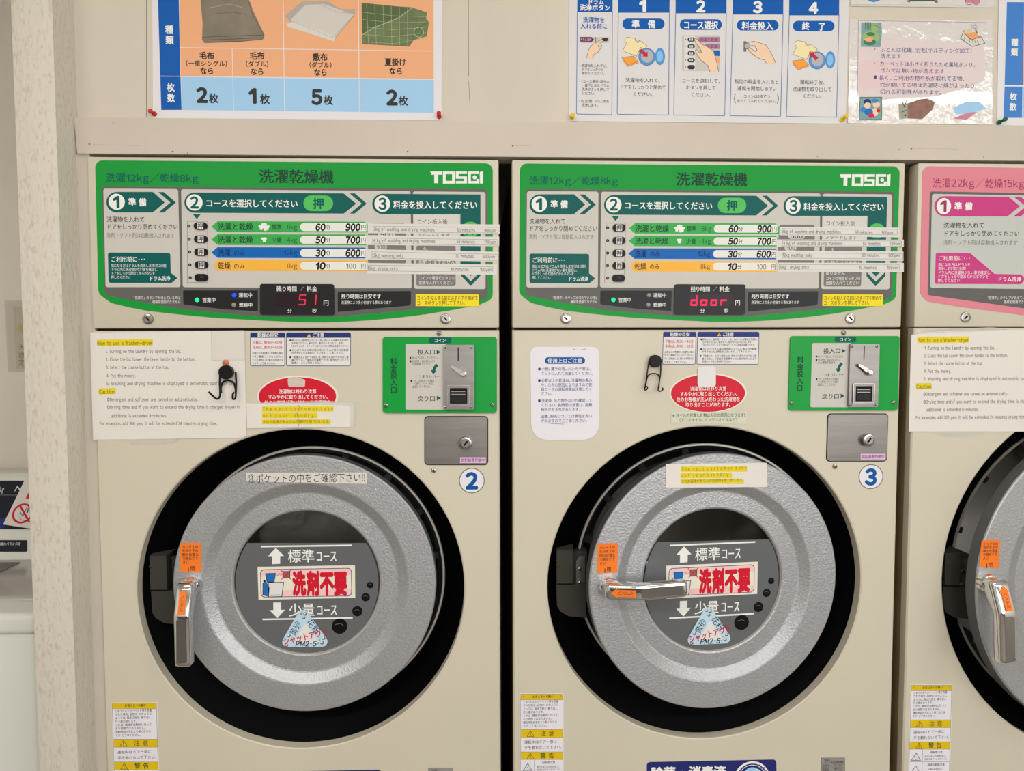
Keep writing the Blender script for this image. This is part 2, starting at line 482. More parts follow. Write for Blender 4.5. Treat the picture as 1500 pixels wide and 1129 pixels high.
# board running along above the machines
c = Cv(0.0)
zb, zt = 1.7600, 1.8185
c.prism([(0.0166, zb), (3.5, zb), (3.5, zt), (0.0131, zt)], 0.0, 0.0118, 'trim_paint')
for p in ([(136, 211.6), (205, 213.4)], [(755, 213.6), (778, 213.2)], [(1339, 217.8), (1356, 217.0)], [(1356, 217.0), (1404, 218.4)]): c.line(p, 0.6, 'sheet_shade', 1)
tr = struct(c.build('trim_1'))
for (x, y, r) in ((131, 211, 1.3), (253, 222, 1.3), (275, 224, 0.9), (597, 222, 1.3), (751, 213.5, 1.3), (1197.5, 229, 0.9), (1335, 217.5, 1.3), (1317.5, 219, 0.8), (1441, 230, 0.8), (166, 180, 0.7), (601, 197.5, 0.6)):
    n = Cv(0.0); n.ebase(x, y, r, None, 'textgrey', 0.0003); n.build('nail', tr)
b = MB(); b.box(0.0128, 0.0335, 0.006, 0.02, 0, zb, 'trim_paint'); struct(b.build('trim_2'))

# ------------------------------------------------------------------ posters and notices on the wall
YW = 0.012
def sheet(name): return Cv(YW-0.0006)
# poster with the numbers of blankets
c = sheet('p'); c.view(210, 0, 3.333)
c.base([(42, -260), (1462, -260), (1456, 588), (47, 576)], 'poster_white', 0.0005)
c.poly([(64, -260), (169, -260), (181, 371), (83, 371)], 'poster_blue', 1)
c.poly([(83, 374), (182, 374), (187, 537), (88, 537)], 'poster_blue', 1)
c.poly([(173, -260), (1417, -260), (1418, 385), (183, 371)], 'poster_orange', 1)
c.poly([(185, 376), (1418, 391), (1418, 551), (188, 537)], 'poster_sky', 1)
for (p, q) in (((180, 233), (1417, 250)), ((183, 373), (1418, 388)), ((680, -260), (690, 546)), ((1048, -260), (1055, 549)), ((434, 237), (441, 540))):
    c.line([p, q], 3.2, 'poster_white', 2)
c.line([(83, 372), (184, 373)], 3.2, 'poster_white', 2)
c.poly([(278, -30), (505, -30), (540, 60), (592, 172), (586, 192), (470, 205), (300, 211), (287, 195), (290, 120)], 'blanket', 3)
c.line([(288, 182), (400, 178), (540, 172), (591, 172)], 3, 'blanket_dark', 4); c.line([(290, 196), (420, 192), (588, 184)], 3, 'blanket_dark', 4); c.line([(298, 207), (470, 203), (580, 193)], 3, 'blanket_dark', 4)
c.line([(505, -20), (535, 75), (588, 170)], 2.5, 'blanket_dark', 4); c.line([(320, 40), (420, 20), (480, 36)], 2, 'sheet_shade', 4); c.line([(330, 70), (440, 60), (500, 72)], 2, 'blanket_dark', 4)
c.poly([(690, 78), (775, 8), (900, 5), (960, 45), (1036, 45), (1030, 80), (930, 195), (720, 110)], 'sheet_shade', 3)
c.poly([(722, 95), (790, 25), (880, 20), (1028, 72), (930, 190), (720, 112)], 'sheet', 4)
c.poly([(702, 116), (735, 108), (940, 178), (930, 202), (706, 132)], 'offwhite', 5)
c.line([(722, 104), (925, 184), (1028, 76)], 2, 'sheet_shade', 6); c.line([(860, 22), (950, 60), (1020, 66)], 2, 'sheet_shade', 6)
c.poly([(1066, 14), (1180, 28), (1310, 36), (1386, 62), (1380, 90), (1394, 110), (1384, 178), (1320, 196), (1298, 228), (1068, 216)], 'plaid', 3)
c.poly([(1066, 14), (1240, 32), (1310, 40), (1240, 90), (1130, 130), (1070, 168)], 'plaid_dark', 4)
for k in range(6):
    c.line([(1090+40*k, 20+4*k), (1100+38*k, 222)], 1.5, 'plaid_line', 5)
    if k < 5: c.line([(1068, 60+36*k), (1220, 78+34*k), (1380, 82+26*k)], 1.3, 'plaid_line', 5)
c.line([(1310, 40), (1240, 92), (1130, 134), (1070, 170)], 3, 'plaid_line', 6); c.line([(1384, 110), (1330, 150), (1300, 226)], 3, 'plaid_dark', 6); c.ring(1345, 158, 12, 15, 'plaid_dark', 6); c.ring(1345, 158, 22, 25, 'plaid_line', 6)
W = 'textwhite'
c.T('種', 107, 147, 145, 44, W, 0.03); c.T('類', 109, 149, 196, 44, W, 0.03); c.T('枚', 115, 154, 426, 44, W, 0.03); c.T('数', 117, 155, 478, 44, W, 0.03)
K = 'textdark'
c.T('毛布', 273, 347, 271, 40, K, 0.03); c.T('(一重シングル)', 208, 410, 309, 30, K, 0.02); c.T('なら', 277, 345, 346, 38, K, 0.03)
c.T('毛布', 519, 592, 273, 40, K, 0.03); c.T('(ダブル)', 500, 612, 312, 30, K, 0.02); c.T('なら', 522, 590, 349, 38, K, 0.03)
c.T('敷布', 827, 901, 279, 40, K, 0.03); c.T('(ダブル)', 810, 920, 317, 30, K, 0.02); c.T('なら', 832, 899, 353, 38, K, 0.03)
c.T('夏掛け', 1178, 1284, 303, 40, K, 0.03); c.T('なら', 1199, 1267, 347, 38, K, 0.03)
for (a, q, y) in ((260, 314, 465), (522, 553, 467), (820, 873, 474), (1186, 1240, 476)):
    pass
for (dg, x0, x1, mx0, mx1, y) in (('2', 258, 316, 320, 368, 462), ('1', 514, 556, 570, 618, 466), ('5', 819, 875, 880, 927, 471), ('2', 1185, 1243, 1246, 1293, 474)):
    c.T(dg, x0, x1, y+2, 92, K, 0.05); c.T('枚', mx0, mx1, y+18, 50, K, 0.03)
o = tag(c.build('poster'), 'poster of orange and blue table cells with folded blankets and sheets', 'poster')

# poster with the numbered steps
c = sheet('p'); c.view(820, 0, 5.646)
c.base([(78, -200), (2398, -190), (2362, 1024), (75, 1002)], 'poster_grey', 0.0005)
B = 'poster_blue'; LN = 'poster_line'
def col(x0, x1, hb, yb, xs=0):
    c.poly([(x0+3, -200), (x1+3, -200), (x1, hb), (x0, hb)], B, 1)
    c.line([(x0+2, hb), (x0-4+xs, yb-8), (x0+2+xs, yb), (x1-8+xs, yb+6), (x1-4+xs, yb), (x1-1, hb)], 5, LN, 2)
col(143, 436, 101, 944, -2); col(482, 907, 106, 946, -4); col(956, 1378, 111, 952, -10)
c.view(1060, 0, 5.645)
col(74, 492, 121, 958, -18); col(540, 954, 128, 964, -18)
c.view(820, 0, 5.646)
c.T('ドラム', 228, 365, 15, 50, W, 0.03); c.T('洗浄ボタン', 166, 416, 62, 54, W, 0.03)
for (s, x0, x1, y) in (('1', 655, 718, 46), ('2', 1127, 1204, 50)): c.T(s, x0, x1, y+2, 118, W, 0.055)
BT = 'poster_blue'
c.T('洗濯物を', 192, 372, 163, 48, BT, 0.02); c.T('入れる前に', 170, 394, 216, 48, BT, 0.02)
c.rect(517, 154, 866, 242, B, 1, 44); c.T('準', 594, 660, 199, 70, W, 0.03); c.T('備', 727, 792, 201, 70, W, 0.03)
c.rect(992, 160, 1340, 248, B, 1, 44); c.T('コース選択', 1020, 1308, 206, 72, W, 0.03)
c.rect(164, 306, 408, 356, 'panel_light', 1); c.poly([(164, 306), (262, 306), (284, 328), (262, 348), (164, 344)], 'plumtag', 2); c.T('ドラム洗浄', 168, 262, 327, 24, W); c.rect(294, 306, 300, 352, 'textgrey', 2); c.rect(348, 314, 398, 342, 'textdark', 2, 13)
c.poly([(222, 480), (236, 420), (255, 380), (310, 350), (350, 326), (360, 336), (330, 362), (316, 378), (322, 388), (345, 376), (348, 384), (318, 430), (285, 450), (268, 482)], 'skin', 3)
c.line([(222, 480), (236, 420), (255, 380), (310, 350), (350, 326), (360, 336), (330, 362), (316, 380), (322, 390), (345, 376), (348, 384), (318, 430), (285, 450), (270, 482)], 3, 'textink', 4)
y = 542
for (s, x0, x1, y) in (('・洗濯物を入れずに、', 150, 398, 543), ('ドアをしっかりと', 180, 362, 574), ('閉めてください。', 180, 374, 606), ('・｢コース選択｣部分の', 150, 410, 673), ('一番下にあるドラム', 180, 408, 706), ('洗浄ボタンを押して', 180, 408, 739), ('ください。', 180, 298, 771), ('・約2分間、ドラム内を', 150, 408, 837), ('洗浄します。', 180, 322, 869)):
    c.T(s, x0, x1, y, 29, 'textdark', 0.006)
def clothes(reverse):
    c.poly([(540, 318), (555, 308), (620, 318), (640, 345), (660, 336), (722, 380), (700, 410), (668, 392), (634, 466), (518, 420), (556, 356), (536, 346)], 'tshirt', 2)
    c.line([(540, 318), (555, 308), (620, 318), (640, 345), (660, 336), (722, 380), (700, 410), (668, 392), (634, 466), (518, 420), (556, 356), (536, 346), (540, 318)], 2.6, 'textink', 3)
    c.line([(620, 318), (626, 348), (648, 356), (660, 336)], 2.6, 'textink', 3)
    c.poly([(512, 476), (606, 464), (652, 520), (562, 551), (520, 500)], 'towel', 2); c.line([(512, 476), (606, 464), (652, 508), (564, 536), (512, 476)], 2.6, 'clipbrown', 3); c.line([(518, 498), (562, 551), (652, 520)], 2.6, 'clipbrown', 3)
    c.ell(720, 472, 70, 70, 'drumblue', 4); c.ring(720, 472, 66, 70, 'poster_line', 5); c.ell(722, 466, 50, 52, 'drumgrey', 5)
    c.ell(828, 468, 41, 68, 'drumblue', 4); c.ell(826, 468, 26, 46, 'skyblue', 5)
    if reverse: c.poly([(652, 404), (706, 404), (694, 420), (730, 450), (708, 476), (676, 440), (660, 452)], 'arrowred', 6)
    else: c.poly([(672, 404), (712, 436), (726, 428), (726, 470), (682, 468), (694, 456), (652, 428)], 'arrowred', 6)
clothes(False)
c.rect(1010, 292, 1324, 588, 'panel_light', 1); c.rect(1028, 300, 1118, 580, 'poster_grey', 2)
for k in range(5):
    c.rect(1056, 310+57*k, 1116, 346+57*k, 'textdark', 3, 17); c.ell(1040, 326+57*k, 4, 4, 'textdark', 3)
    if k < 4: c.rect(1072, 319+57*k, 1100, 337+57*k, 'white', 4); c.T('押', 1076, 1096, 328+57*k, 20, 'textdark', 0, L=5)
c.poly([(1136, 328), (1154, 306), (1322, 306), (1322, 350), (1154, 350)], 'mauve', 3); c.T('洗濯と乾燥', 1158, 1306, 328, 34, 'textplum', 0.01)
c.rect(1196, 362, 1322, 406, 'mauve', 3); c.T('と乾燥', 1214, 1306, 384, 34, 'textplum', 0.01); c.rect(1256, 418, 1322, 464, 'bluebar', 3); c.rect(1256, 478, 1322, 522, 'poster_orange', 3)
hand = [(1112, 322), (1124, 318), (1180, 372), (1222, 390), (1270, 425), (1298, 520), (1312, 596), (1242, 596), (1222, 540), (1168, 500), (1134, 452), (1118, 418), (1128, 410), (1150, 436), (1172, 432), (1158, 400), (1120, 352)]
c.poly(hand, 'skin', 5); c.line(hand[:7], 3, 'textink', 6); c.line(hand[7:]+hand[:1], 3, 'textink', 6); c.poly([(1130, 478), (1160, 496), (1176, 512), (1150, 516)], 'skin', 5)
c.T('洗濯物を入れて、', 542, 838, 662, 40, K, 0.004); c.T('ドアをしっかりと閉めて', 492, 878, 720, 40, K, 0.004); c.T('ください。', 602, 774, 778, 40, K, 0.004)
c.T('コースを選択して、', 1006, 1334, 667, 40, K, 0.004); c.T('ボタンを押して', 1040, 1292, 725, 40, K, 0.004); c.T('ください。', 1080, 1252, 783, 40, K, 0.004)
c.view(1060, 0, 5.645)
for (s, x0, x1, y) in (('3', 240, 320, 56), ('4', 702, 782, 64)): c.T(s, x0, x1, y+2, 118, W, 0.055)
c.rect(107, 167, 454, 253, B, 1, 43); c.T('料金投入', 148, 410, 213, 70, W, 0.03)
c.rect(571, 173, 916, 260, B, 1, 43); c.T('終', 646, 710, 216, 70, W, 0.03); c.T('了', 778, 842, 220, 70, W, 0.03)
c.rect(164, 342, 186, 428, 'textgrey', 2); c.ell(192, 382, 23, 25, 'drumgrey', 4); c.ring(192, 382, 22, 25, 'textink', 5)
hand = [(186, 356), (246, 342), (346, 370), (392, 440), (428, 520), (352, 530), (338, 496), (290, 484), (236, 448), (192, 398), (226, 404), (262, 428), (276, 414), (256, 378), (216, 380)]
c.poly(hand, 'skin', 3); c.line(hand[:5], 3, 'textink', 6); c.line(hand[5:], 3, 'textink', 6)
c.view(1060+52.5*1.0, 5.5, 5.645)
c.x0 = 1060-(512-564)/5.645; c.y0 = 5.0
clothes(True)
c.view(1060, 0, 5.645)
c.T('指定の料金を入れると', 88, 458, 674, 40, K, 0.004); c.T('運転を開始します。', 112, 432, 730, 40, K, 0.004)
c.T('(', 82, 104, 814, 86, K); c.T(')', 436, 458, 816, 86, K); c.T('コインは1枚ずつ', 162, 384, 796, 32, K, 0.002); c.T('ゆっくり入れてください。', 106, 438, 834, 32, K, 0.002)
c.T('運転終了後、', 630, 842, 679, 40, K, 0.004); c.T('洗濯物を取り出して', 570, 894, 736, 40, K, 0.004); c.T('ください。', 650, 818, 794, 40, K, 0.004)
tag(c.build('poster'), 'white poster with blue numbered columns 1 to 4 and drawings of hands', 'poster')

# laminated notice
c = Cv(YW-0.0008); c.view(1220, 0, 5.357)
def bumpy(x0, y0, x1, y1, mt, nx, ny, amp, seed, t=0.0006):
    rnd = random.Random(seed); g = [[rnd.uniform(-1, 1) for _ in range(nx+1)] for _ in range(ny+1)]
    vs = []
    for j in range(ny+1):
        for i in range(nx+1):
            e = 0 if (i in (0, nx) or j in (0, ny)) else g[j][i]*amp
            uv = c.w(x0+(x1-x0)*i/nx, y0+(y1-y0)*j/ny); vs.append(c.p0+c.U*uv.x+c.V*uv.y+c.N*(t+e))
    c.add(vs, [[j*(nx+1)+i, (j+1)*(nx+1)+i, (j+1)*(nx+1)+i+1, j*(nx+1)+i+1] for j in range(ny) for i in range(nx)], mt)
c.base([(130, 152), (1252, 158), (1250, 978), (118, 968)], 'laminate', 0.0004)
c.poly([(200, 300), (1190, 340), (1195, 640), (800, 760), (560, 770), (195, 800)], 'rose_pale', 1, 60); c.poly([(200, 470), (760, 480), (900, 560), (760, 660), (560, 700), (197, 700)], 'rose', 2, 50)
c.line([(200, 162), (1198, 178)], 2.5, 'textgrey', 2); c.line([(200, 162), (190, 944)], 2.5, 'textgrey', 2); c.line([(190, 944), (420, 945)], 2.0, 'textgrey', 2)
c.poly([(222, 178), (380, 180), (384, 250), (372, 370), (218, 368)], 'cliptile', 2)
c.ell(328, 216, 32, 30, 'clipgreen', 3); c.ell(296, 290, 70, 42, 'clipgreen', 3); c.ell(288, 330, 48, 26, 'clipgreen_dark', 4); c.ell(296, 268, 34, 14, 'clipgreen_dark', 4); c.poly([(240, 310), (280, 290), (318, 304), (300, 330), (262, 326)], 'poster_orange', 5)
for k in range(4): c.line([(252+14*k, 176), (256+13*k, 232)], 5, 'clipgreen_dark', 5)
c.line([(300, 205), (318, 196), (350, 208), (356, 222)], 4, 'clipgreen_dark', 5)
c.poly([(1006, 300), (1028, 240), (1080, 228), (1120, 262), (1164, 300), (1190, 340), (1090, 366), (1040, 330)], 'offwhite', 2); c.poly([(1030, 262), (1110, 252), (1160, 290), (1086, 314)], 'kotatsu', 3); c.poly([(1020, 236), (1086, 224), (1094, 250), (1028, 262)], 'cream_paper', 3)
c.line([(1028, 240), (1000, 302), (1090, 366), (1192, 340), (1160, 288), (1086, 314), (1030, 264)], 4, 'textink', 4); 
for k in range(6): c.line([(1030+20*k, 290+6*k), (1026+24*k, 322+6*k if k < 4 else 352)], 3, 'textink', 4)
for k in range(9): a = 2*math.pi*k/9; c.line([(1110+16*math.cos(a), 210+14*math.sin(a)), (1110+28*math.cos(a), 210+24*math.sin(a))], 2.5, 'textgrey', 4)
c.ring(1110, 210, 10, 13, 'textgrey', 4); c.line([(1120, 236), (1130, 262)], 10, 'textgrey', 4)
for (s, x0, x1, y) in (('・', 312, 346, 387), ('ふとんは化繊、羽毛(キルティング加工)', 370, 1090, 390), ('洗えます', 372, 536, 440), ('・', 308, 342, 495), ('カーペットは小さく折りたため裏地がノリ、', 365, 1124, 500), ('ゴムでは無い物が洗えます', 367, 875, 553), ('●', 322, 346, 606), ('長く、ご利用の物や糸が取れてる物、', 360, 1040, 610), ('穴が開いてる物は洗濯時に綿がよったり', 367, 1114, 666), ('切れる可能性があります。', 367, 860, 720)):
    c.T(s, x0, x1, y, 41, 'textnavy', 0.004)
c.poly([(210, 762), (384, 760), (384, 940), (204, 942)], 'textdark', 2); c.poly([(214, 766), (380, 764), (380, 936), (208, 938)], 'cliptile', 3)
for (x, y, rx, ry, mm) in ((270, 800, 30, 22, 'navy'), (270, 828, 26, 22, 'skin'), (340, 820, 28, 24, 'skin'), (330, 792, 26, 16, 'poster_blue2'), (236, 862, 22, 20, 'poster_blue2'), (280, 880, 34, 26, 'iconblue'), (300, 908, 24, 18, 'red'), (356, 868, 16, 14, 'red'), (330, 880, 26, 30, 'skin')): c.ell(x, y, rx, ry, mm, 4)
c.poly([(514, 818), (590, 812), (590, 928), (520, 936)], 'clippot', 2); c.line([(545, 800), (560, 840), (575, 790)], 5, 'textgreen', 3); c.line([(540, 880), (575, 866)], 5, 'textgreen', 3); c.ell(566, 906, 8, 7, 'textgreen', 3)
c.poly([(585, 812), (680, 780), (740, 772), (800, 800), (780, 860), (700, 936), (585, 930)], 'clipbrown', 2)
c.poly([(940, 850), (1040, 800), (1150, 800), (1200, 850), (1120, 880), (960, 900)], 'poster_sky', 2); c.poly([(940, 930), (1060, 884), (1130, 880), (1050, 940)], 'clippink', 3)
tag(c.build('laminated_notice'), 'shiny laminated notice with navy handwriting-like lines and small clip drawings on pink', 'notice')
c = Cv(YW-0.0008); c.view(1220, 0, 5.357)
c.base([(140, -200), (1268, -200), (1262, 60), (136, 48)], 'laminate', 0.0004)
c.line([(146, 38), (1198, 42)], 2.5, 'textgrey', 2)
c.poly([(270, -60), (374, -60), (366, 6), (318, 18), (276, 6)], 'poster_blue2', 2)
c.poly([(590, -60), (820, -60), (812, 10), (592, 10)], 'clipgreen_dark', 2); c.poly([(580, 14), (586, 2), (606, 6), (604, 22)], 'clipbrown', 3); c.poly([(796, 22), (800, 4), (820, 4), (824, 22)], 'clipbrown', 3); c.rect(604, 4, 800, 11, 'textgreen', 3)
c.ell(1068, 6, 30, 16, 'clippink', 2); c.ell(1124, 10, 28, 22, 'clippink', 2); c.ring(1068, 6, 27, 31, 'textplum', 3); c.ring(1124, 10, 24, 27, 'textplum', 3)
tag(c.build('laminated_notice'), 'laminated sheet cut off at the top edge, with green and pink drawings', 'notice')

# poster at the right edge
c = sheet('p'); c.view(1220, 0, 5.357)
c.base([(1304, -260), (1304+2600, -240), (1304+2560, 1010), (1286, 984)], 'poster_white', 0.0005)
c.poly([(1364, 17), (1500, 18), (1490, 668), (1346, 668)], 'poster_blue2', 1)
c.poly([(1346, 680), (1486, 680), (1482, 925), (1338, 925)], 'poster_blue2', 1)
c.poly([(1500, 17), (1304+2500, 30), (1304+2490, 690), (1490, 668)], 'poster_orange', 1); c.poly([(1490, 680), (1304+2490, 702), (1304+2480, 950), (1484, 926)], 'poster_sky', 1)
c.T('種', 1398, 1452, 333, 62, W, 0.03); c.T('類', 1396, 1450, 410, 62, W, 0.03); c.T('枚', 1386, 1442, 758, 62, W, 0.03); c.T('数', 1384, 1440, 838, 62, W, 0.03)
tag(c.build('poster'), 'blue and white poster cut off by the right edge', 'poster')

def push_pin(px, py, mt, label, tilt=(0, 0)):
    p = at(px, py, YW-0.0015)
    b = MB(); pr = [(0, 0, 0.0040, 0.0), (0, 0, 0.0040, -0.0014), (0, 0, 0.0022, -0.003), (0, 0, 0.0024, -0.0075), (0, 0, 0.0038, -0.009), (0, 0, 0.0038, -0.0102), (0, 0, 0.0026, -0.011)]
    b.lathe(pr[::-1], 24, mt, cap0=True, cap1=True)
    for v in b.v:
        v.x += -v.y*tilt[0]; v.z += -v.y*tilt[1]
    for i in range(len(b.v)): b.v[i] = b.v[i]+p
    o = b.build('push_pin', None, p)
    n = MB(); n.lathe([(p.x, p.z, 0.0006, p.y), (p.x, p.z, 0.0006, p.y+0.003)], 8, 'zinc', cap1=True); n.build('needle', o)
    return tag(o, label, 'push pin', 'push pins along the board')
push_pin(226.5, 167, 'pin_red', 'red push pin at the bottom left corner of the blanket poster', (-0.3, 0.2))
push_pin(643.3, 171, 'pin_red', 'red push pin at the bottom right corner of the blanket poster', (0.0, 0.3))
push_pin(838, 172, 'pin_yellow', 'yellow push pin at the bottom left corner of the numbered steps poster', (0.0, 0.1))
push_pin(1233, 176, 'pin_yellow', 'yellow push pin between the numbered steps poster and the laminated notice', (0.35, 0.45))
push_pin(1463, 179.5, 'pin_green', 'dark green push pin at the corner of the right edge poster', (0.5, 0.35))
# ------------------------------------------------------------------ coin washer dryers
K = 'textdark'; W = 'textwhite'
RC = (0.3699, 1.0242, 0.2780)        # round opening in the front: centre x, z, radius
TC = (0.3800, 1.0340)                # seat of the door
DC = (0.3768, 1.0359, 0.2226)        # door disc

def front_with_hole(b, x0, x1, z0, z1, cx, cz, r, y0, y1, mt, n=96, depth=0.019, sill='cream'):
    angs = sorted(set([2*math.pi*k/n for k in range(n)]+[math.atan2(z-cz, x-cx) % (2*math.pi) for x in (x0, x1) for z in (z0, z1)]))
    inn, out = [], []
    for a in angs:
        ca, sa = math.cos(a), math.sin(a); t = 1e9
        if ca > 1e-9: t = min(t, (x1-cx)/ca)
        if ca < -1e-9: t = min(t, (x0-cx)/ca)
        if sa > 1e-9: t = min(t, (z1-cz)/sa)
        if sa < -1e-9: t = min(t, (z0-cz)/sa)
        inn.append((cx+r*ca, cz+r*sa)); out.append((cx+t*ca, cz+t*sa))
    N = len(angs); e = 0.0025
    def shrink(p): return (min(max(p[0], x0+e), x1-e), min(max(p[1], z0+e), z1-e))
    rows = [[(p[0], y1, p[1]) for p in out], [(p[0], y0+e, p[1]) for p in out], [(*[shrink(p)[0]], y0, shrink(p)[1]) for p in out],
            [(cx+(r+0.002)*math.cos(a), y0, cz+(r+0.002)*math.sin(a)) for a in angs], [(p[0], y0+0.0015, p[1]) for p in inn], [(cx+(r-0.001)*math.cos(a), y0+depth, cz+(r-0.001)*math.sin(a)) for a in angs]]
    vs = [q for rr in rows for q in rr]
    for j in range(len(rows)-1):
        b.add(vs[j*N:(j+2)*N], [[k, (k+1) % N, (k+1) % N+N, k+N] for k in range(N)], mt)

def screw(px, py, parent, r=0.0042, y=0.0, shift=(0, 0, 0), name='screw'):
    p = at(px, py, y)-Vector(shift); b = MB()
    b.lathe([(p.x, p.z, r*0.35, y-r*0.62), (p.x, p.z, r*0.8, y-r*0.45), (p.x, p.z, r, y)], 20, 'zinc', cap0=True)
    q = Cv(y-r*0.62-0.0001); q.sh = Vector(shift)
    s = r*0.5
    for dx, dz in ((s, s*0.22), (s*0.22, s)):
        b.prism([(p.x-dx, p.z-dz), (p.x+dx, p.z-dz), (p.x+dx, p.z+dz), (p.x-dx, p.z+dz)], y-r*0.66, y-r*0.55, 'textdark')
    return b.build(name, parent)

def key_lock(px, py, parent, r=0.0092, y=0.0, long=0.0022, turn=0.8):
    p = at(px, py, y); b = MB()
    b.lathe([(p.x, p.z, r*0.62, y-long), (p.x, p.z, r*0.66, y-long-0.0008), (p.x, p.z, r*0.92, y-long-0.0004), (p.x, p.z, r, y-long+0.0008), (p.x, p.z, r, y)], 32, 'zinc', cap0=True)
    ca, sa = math.cos(turn), math.sin(turn); l, w = r*0.42, r*0.13
    b.prism([(p.x+a*ca-c*sa, p.z+a*sa+c*ca) for a, c in ((-l, -w), (l, -w), (l, w), (-l, w))], y-long-0.0006, y-long+0.0004, 'dark')
    return b.build('key_lock', parent)

def cabinet(root, x0, x1, z1, depth=0.74):
    b = MB()
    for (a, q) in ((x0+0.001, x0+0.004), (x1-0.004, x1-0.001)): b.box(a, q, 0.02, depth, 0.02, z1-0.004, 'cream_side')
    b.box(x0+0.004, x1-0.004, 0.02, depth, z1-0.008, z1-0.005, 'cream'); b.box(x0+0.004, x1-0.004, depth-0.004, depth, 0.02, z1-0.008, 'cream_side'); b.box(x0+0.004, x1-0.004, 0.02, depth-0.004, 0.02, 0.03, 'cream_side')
    b.box(x0+0.004, x1-0.004, 0.010, 0.026, 1.4685, 1.4735, 'seam')
    return b.build('cabinet', root)

def warn_mark(c, cx, cy, h, L, line='textdark', fill=None):
    w = h*0.58
    if fill: c.poly([(cx, cy-h/2), (cx+w, cy+h/2), (cx-w, cy+h/2)], fill, L)
    c.line([(cx, cy-h/2), (cx+w, cy+h/2), (cx-w, cy+h/2), (cx, cy-h/2)], h*0.07, line, L+1)
    c.rect(cx-h*0.05, cy-h*0.2, cx+h*0.05, cy+h*0.2, line, L+1); c.rect(cx-h*0.05, cy+h*0.28, cx+h*0.05, cy+h*0.38, line, L+1)

def brand_mark(c, L):
    """the maker's wordmark drawn as bars: T O S E I"""
    m_ = 'textwhite'; t = 17
    c.poly([(880, 130), (952, 130), (952, 150), (928, 150), (928, 202), (904, 202), (904, 150), (886, 150)], m_, L)
    for (a, b_) in (((957, 132), (1030, 132)), ((957, 194), (1030, 194))): c.rect(a[0], a[1]-2, b_[0], a[1]+t-7 if a[1] < 150 else 205, m_, L)
    c.rect(957, 130, 957+t, 205, m_, L); c.rect(1013, 130, 1030, 205, m_, L); c.rect(957, 188, 1030, 205, m_, L); c.rect(957, 130, 1030, 147, m_, L)
    c.rect(1036, 130, 1104, 146, m_, L); c.rect(1036, 130, 1053, 174, m_, L); c.rect(1036, 160, 1104, 175, m_, L); c.rect(1087, 160, 1104, 204, m_, L); c.rect(1036, 189, 1104, 204, m_, L)
    c.rect(1110, 130, 1176, 146, m_, L); c.rect(1110, 130, 1128, 204, m_, L); c.rect(1110, 189, 1180, 204, m_, L); c.rect(1162, 176, 1180, 204, m_, L); c.ell(1151, 166, 12, 12, m_, L)
    c.poly([(1182, 134), (1203, 128), (1203, 204), (1184, 204)], m_, L)

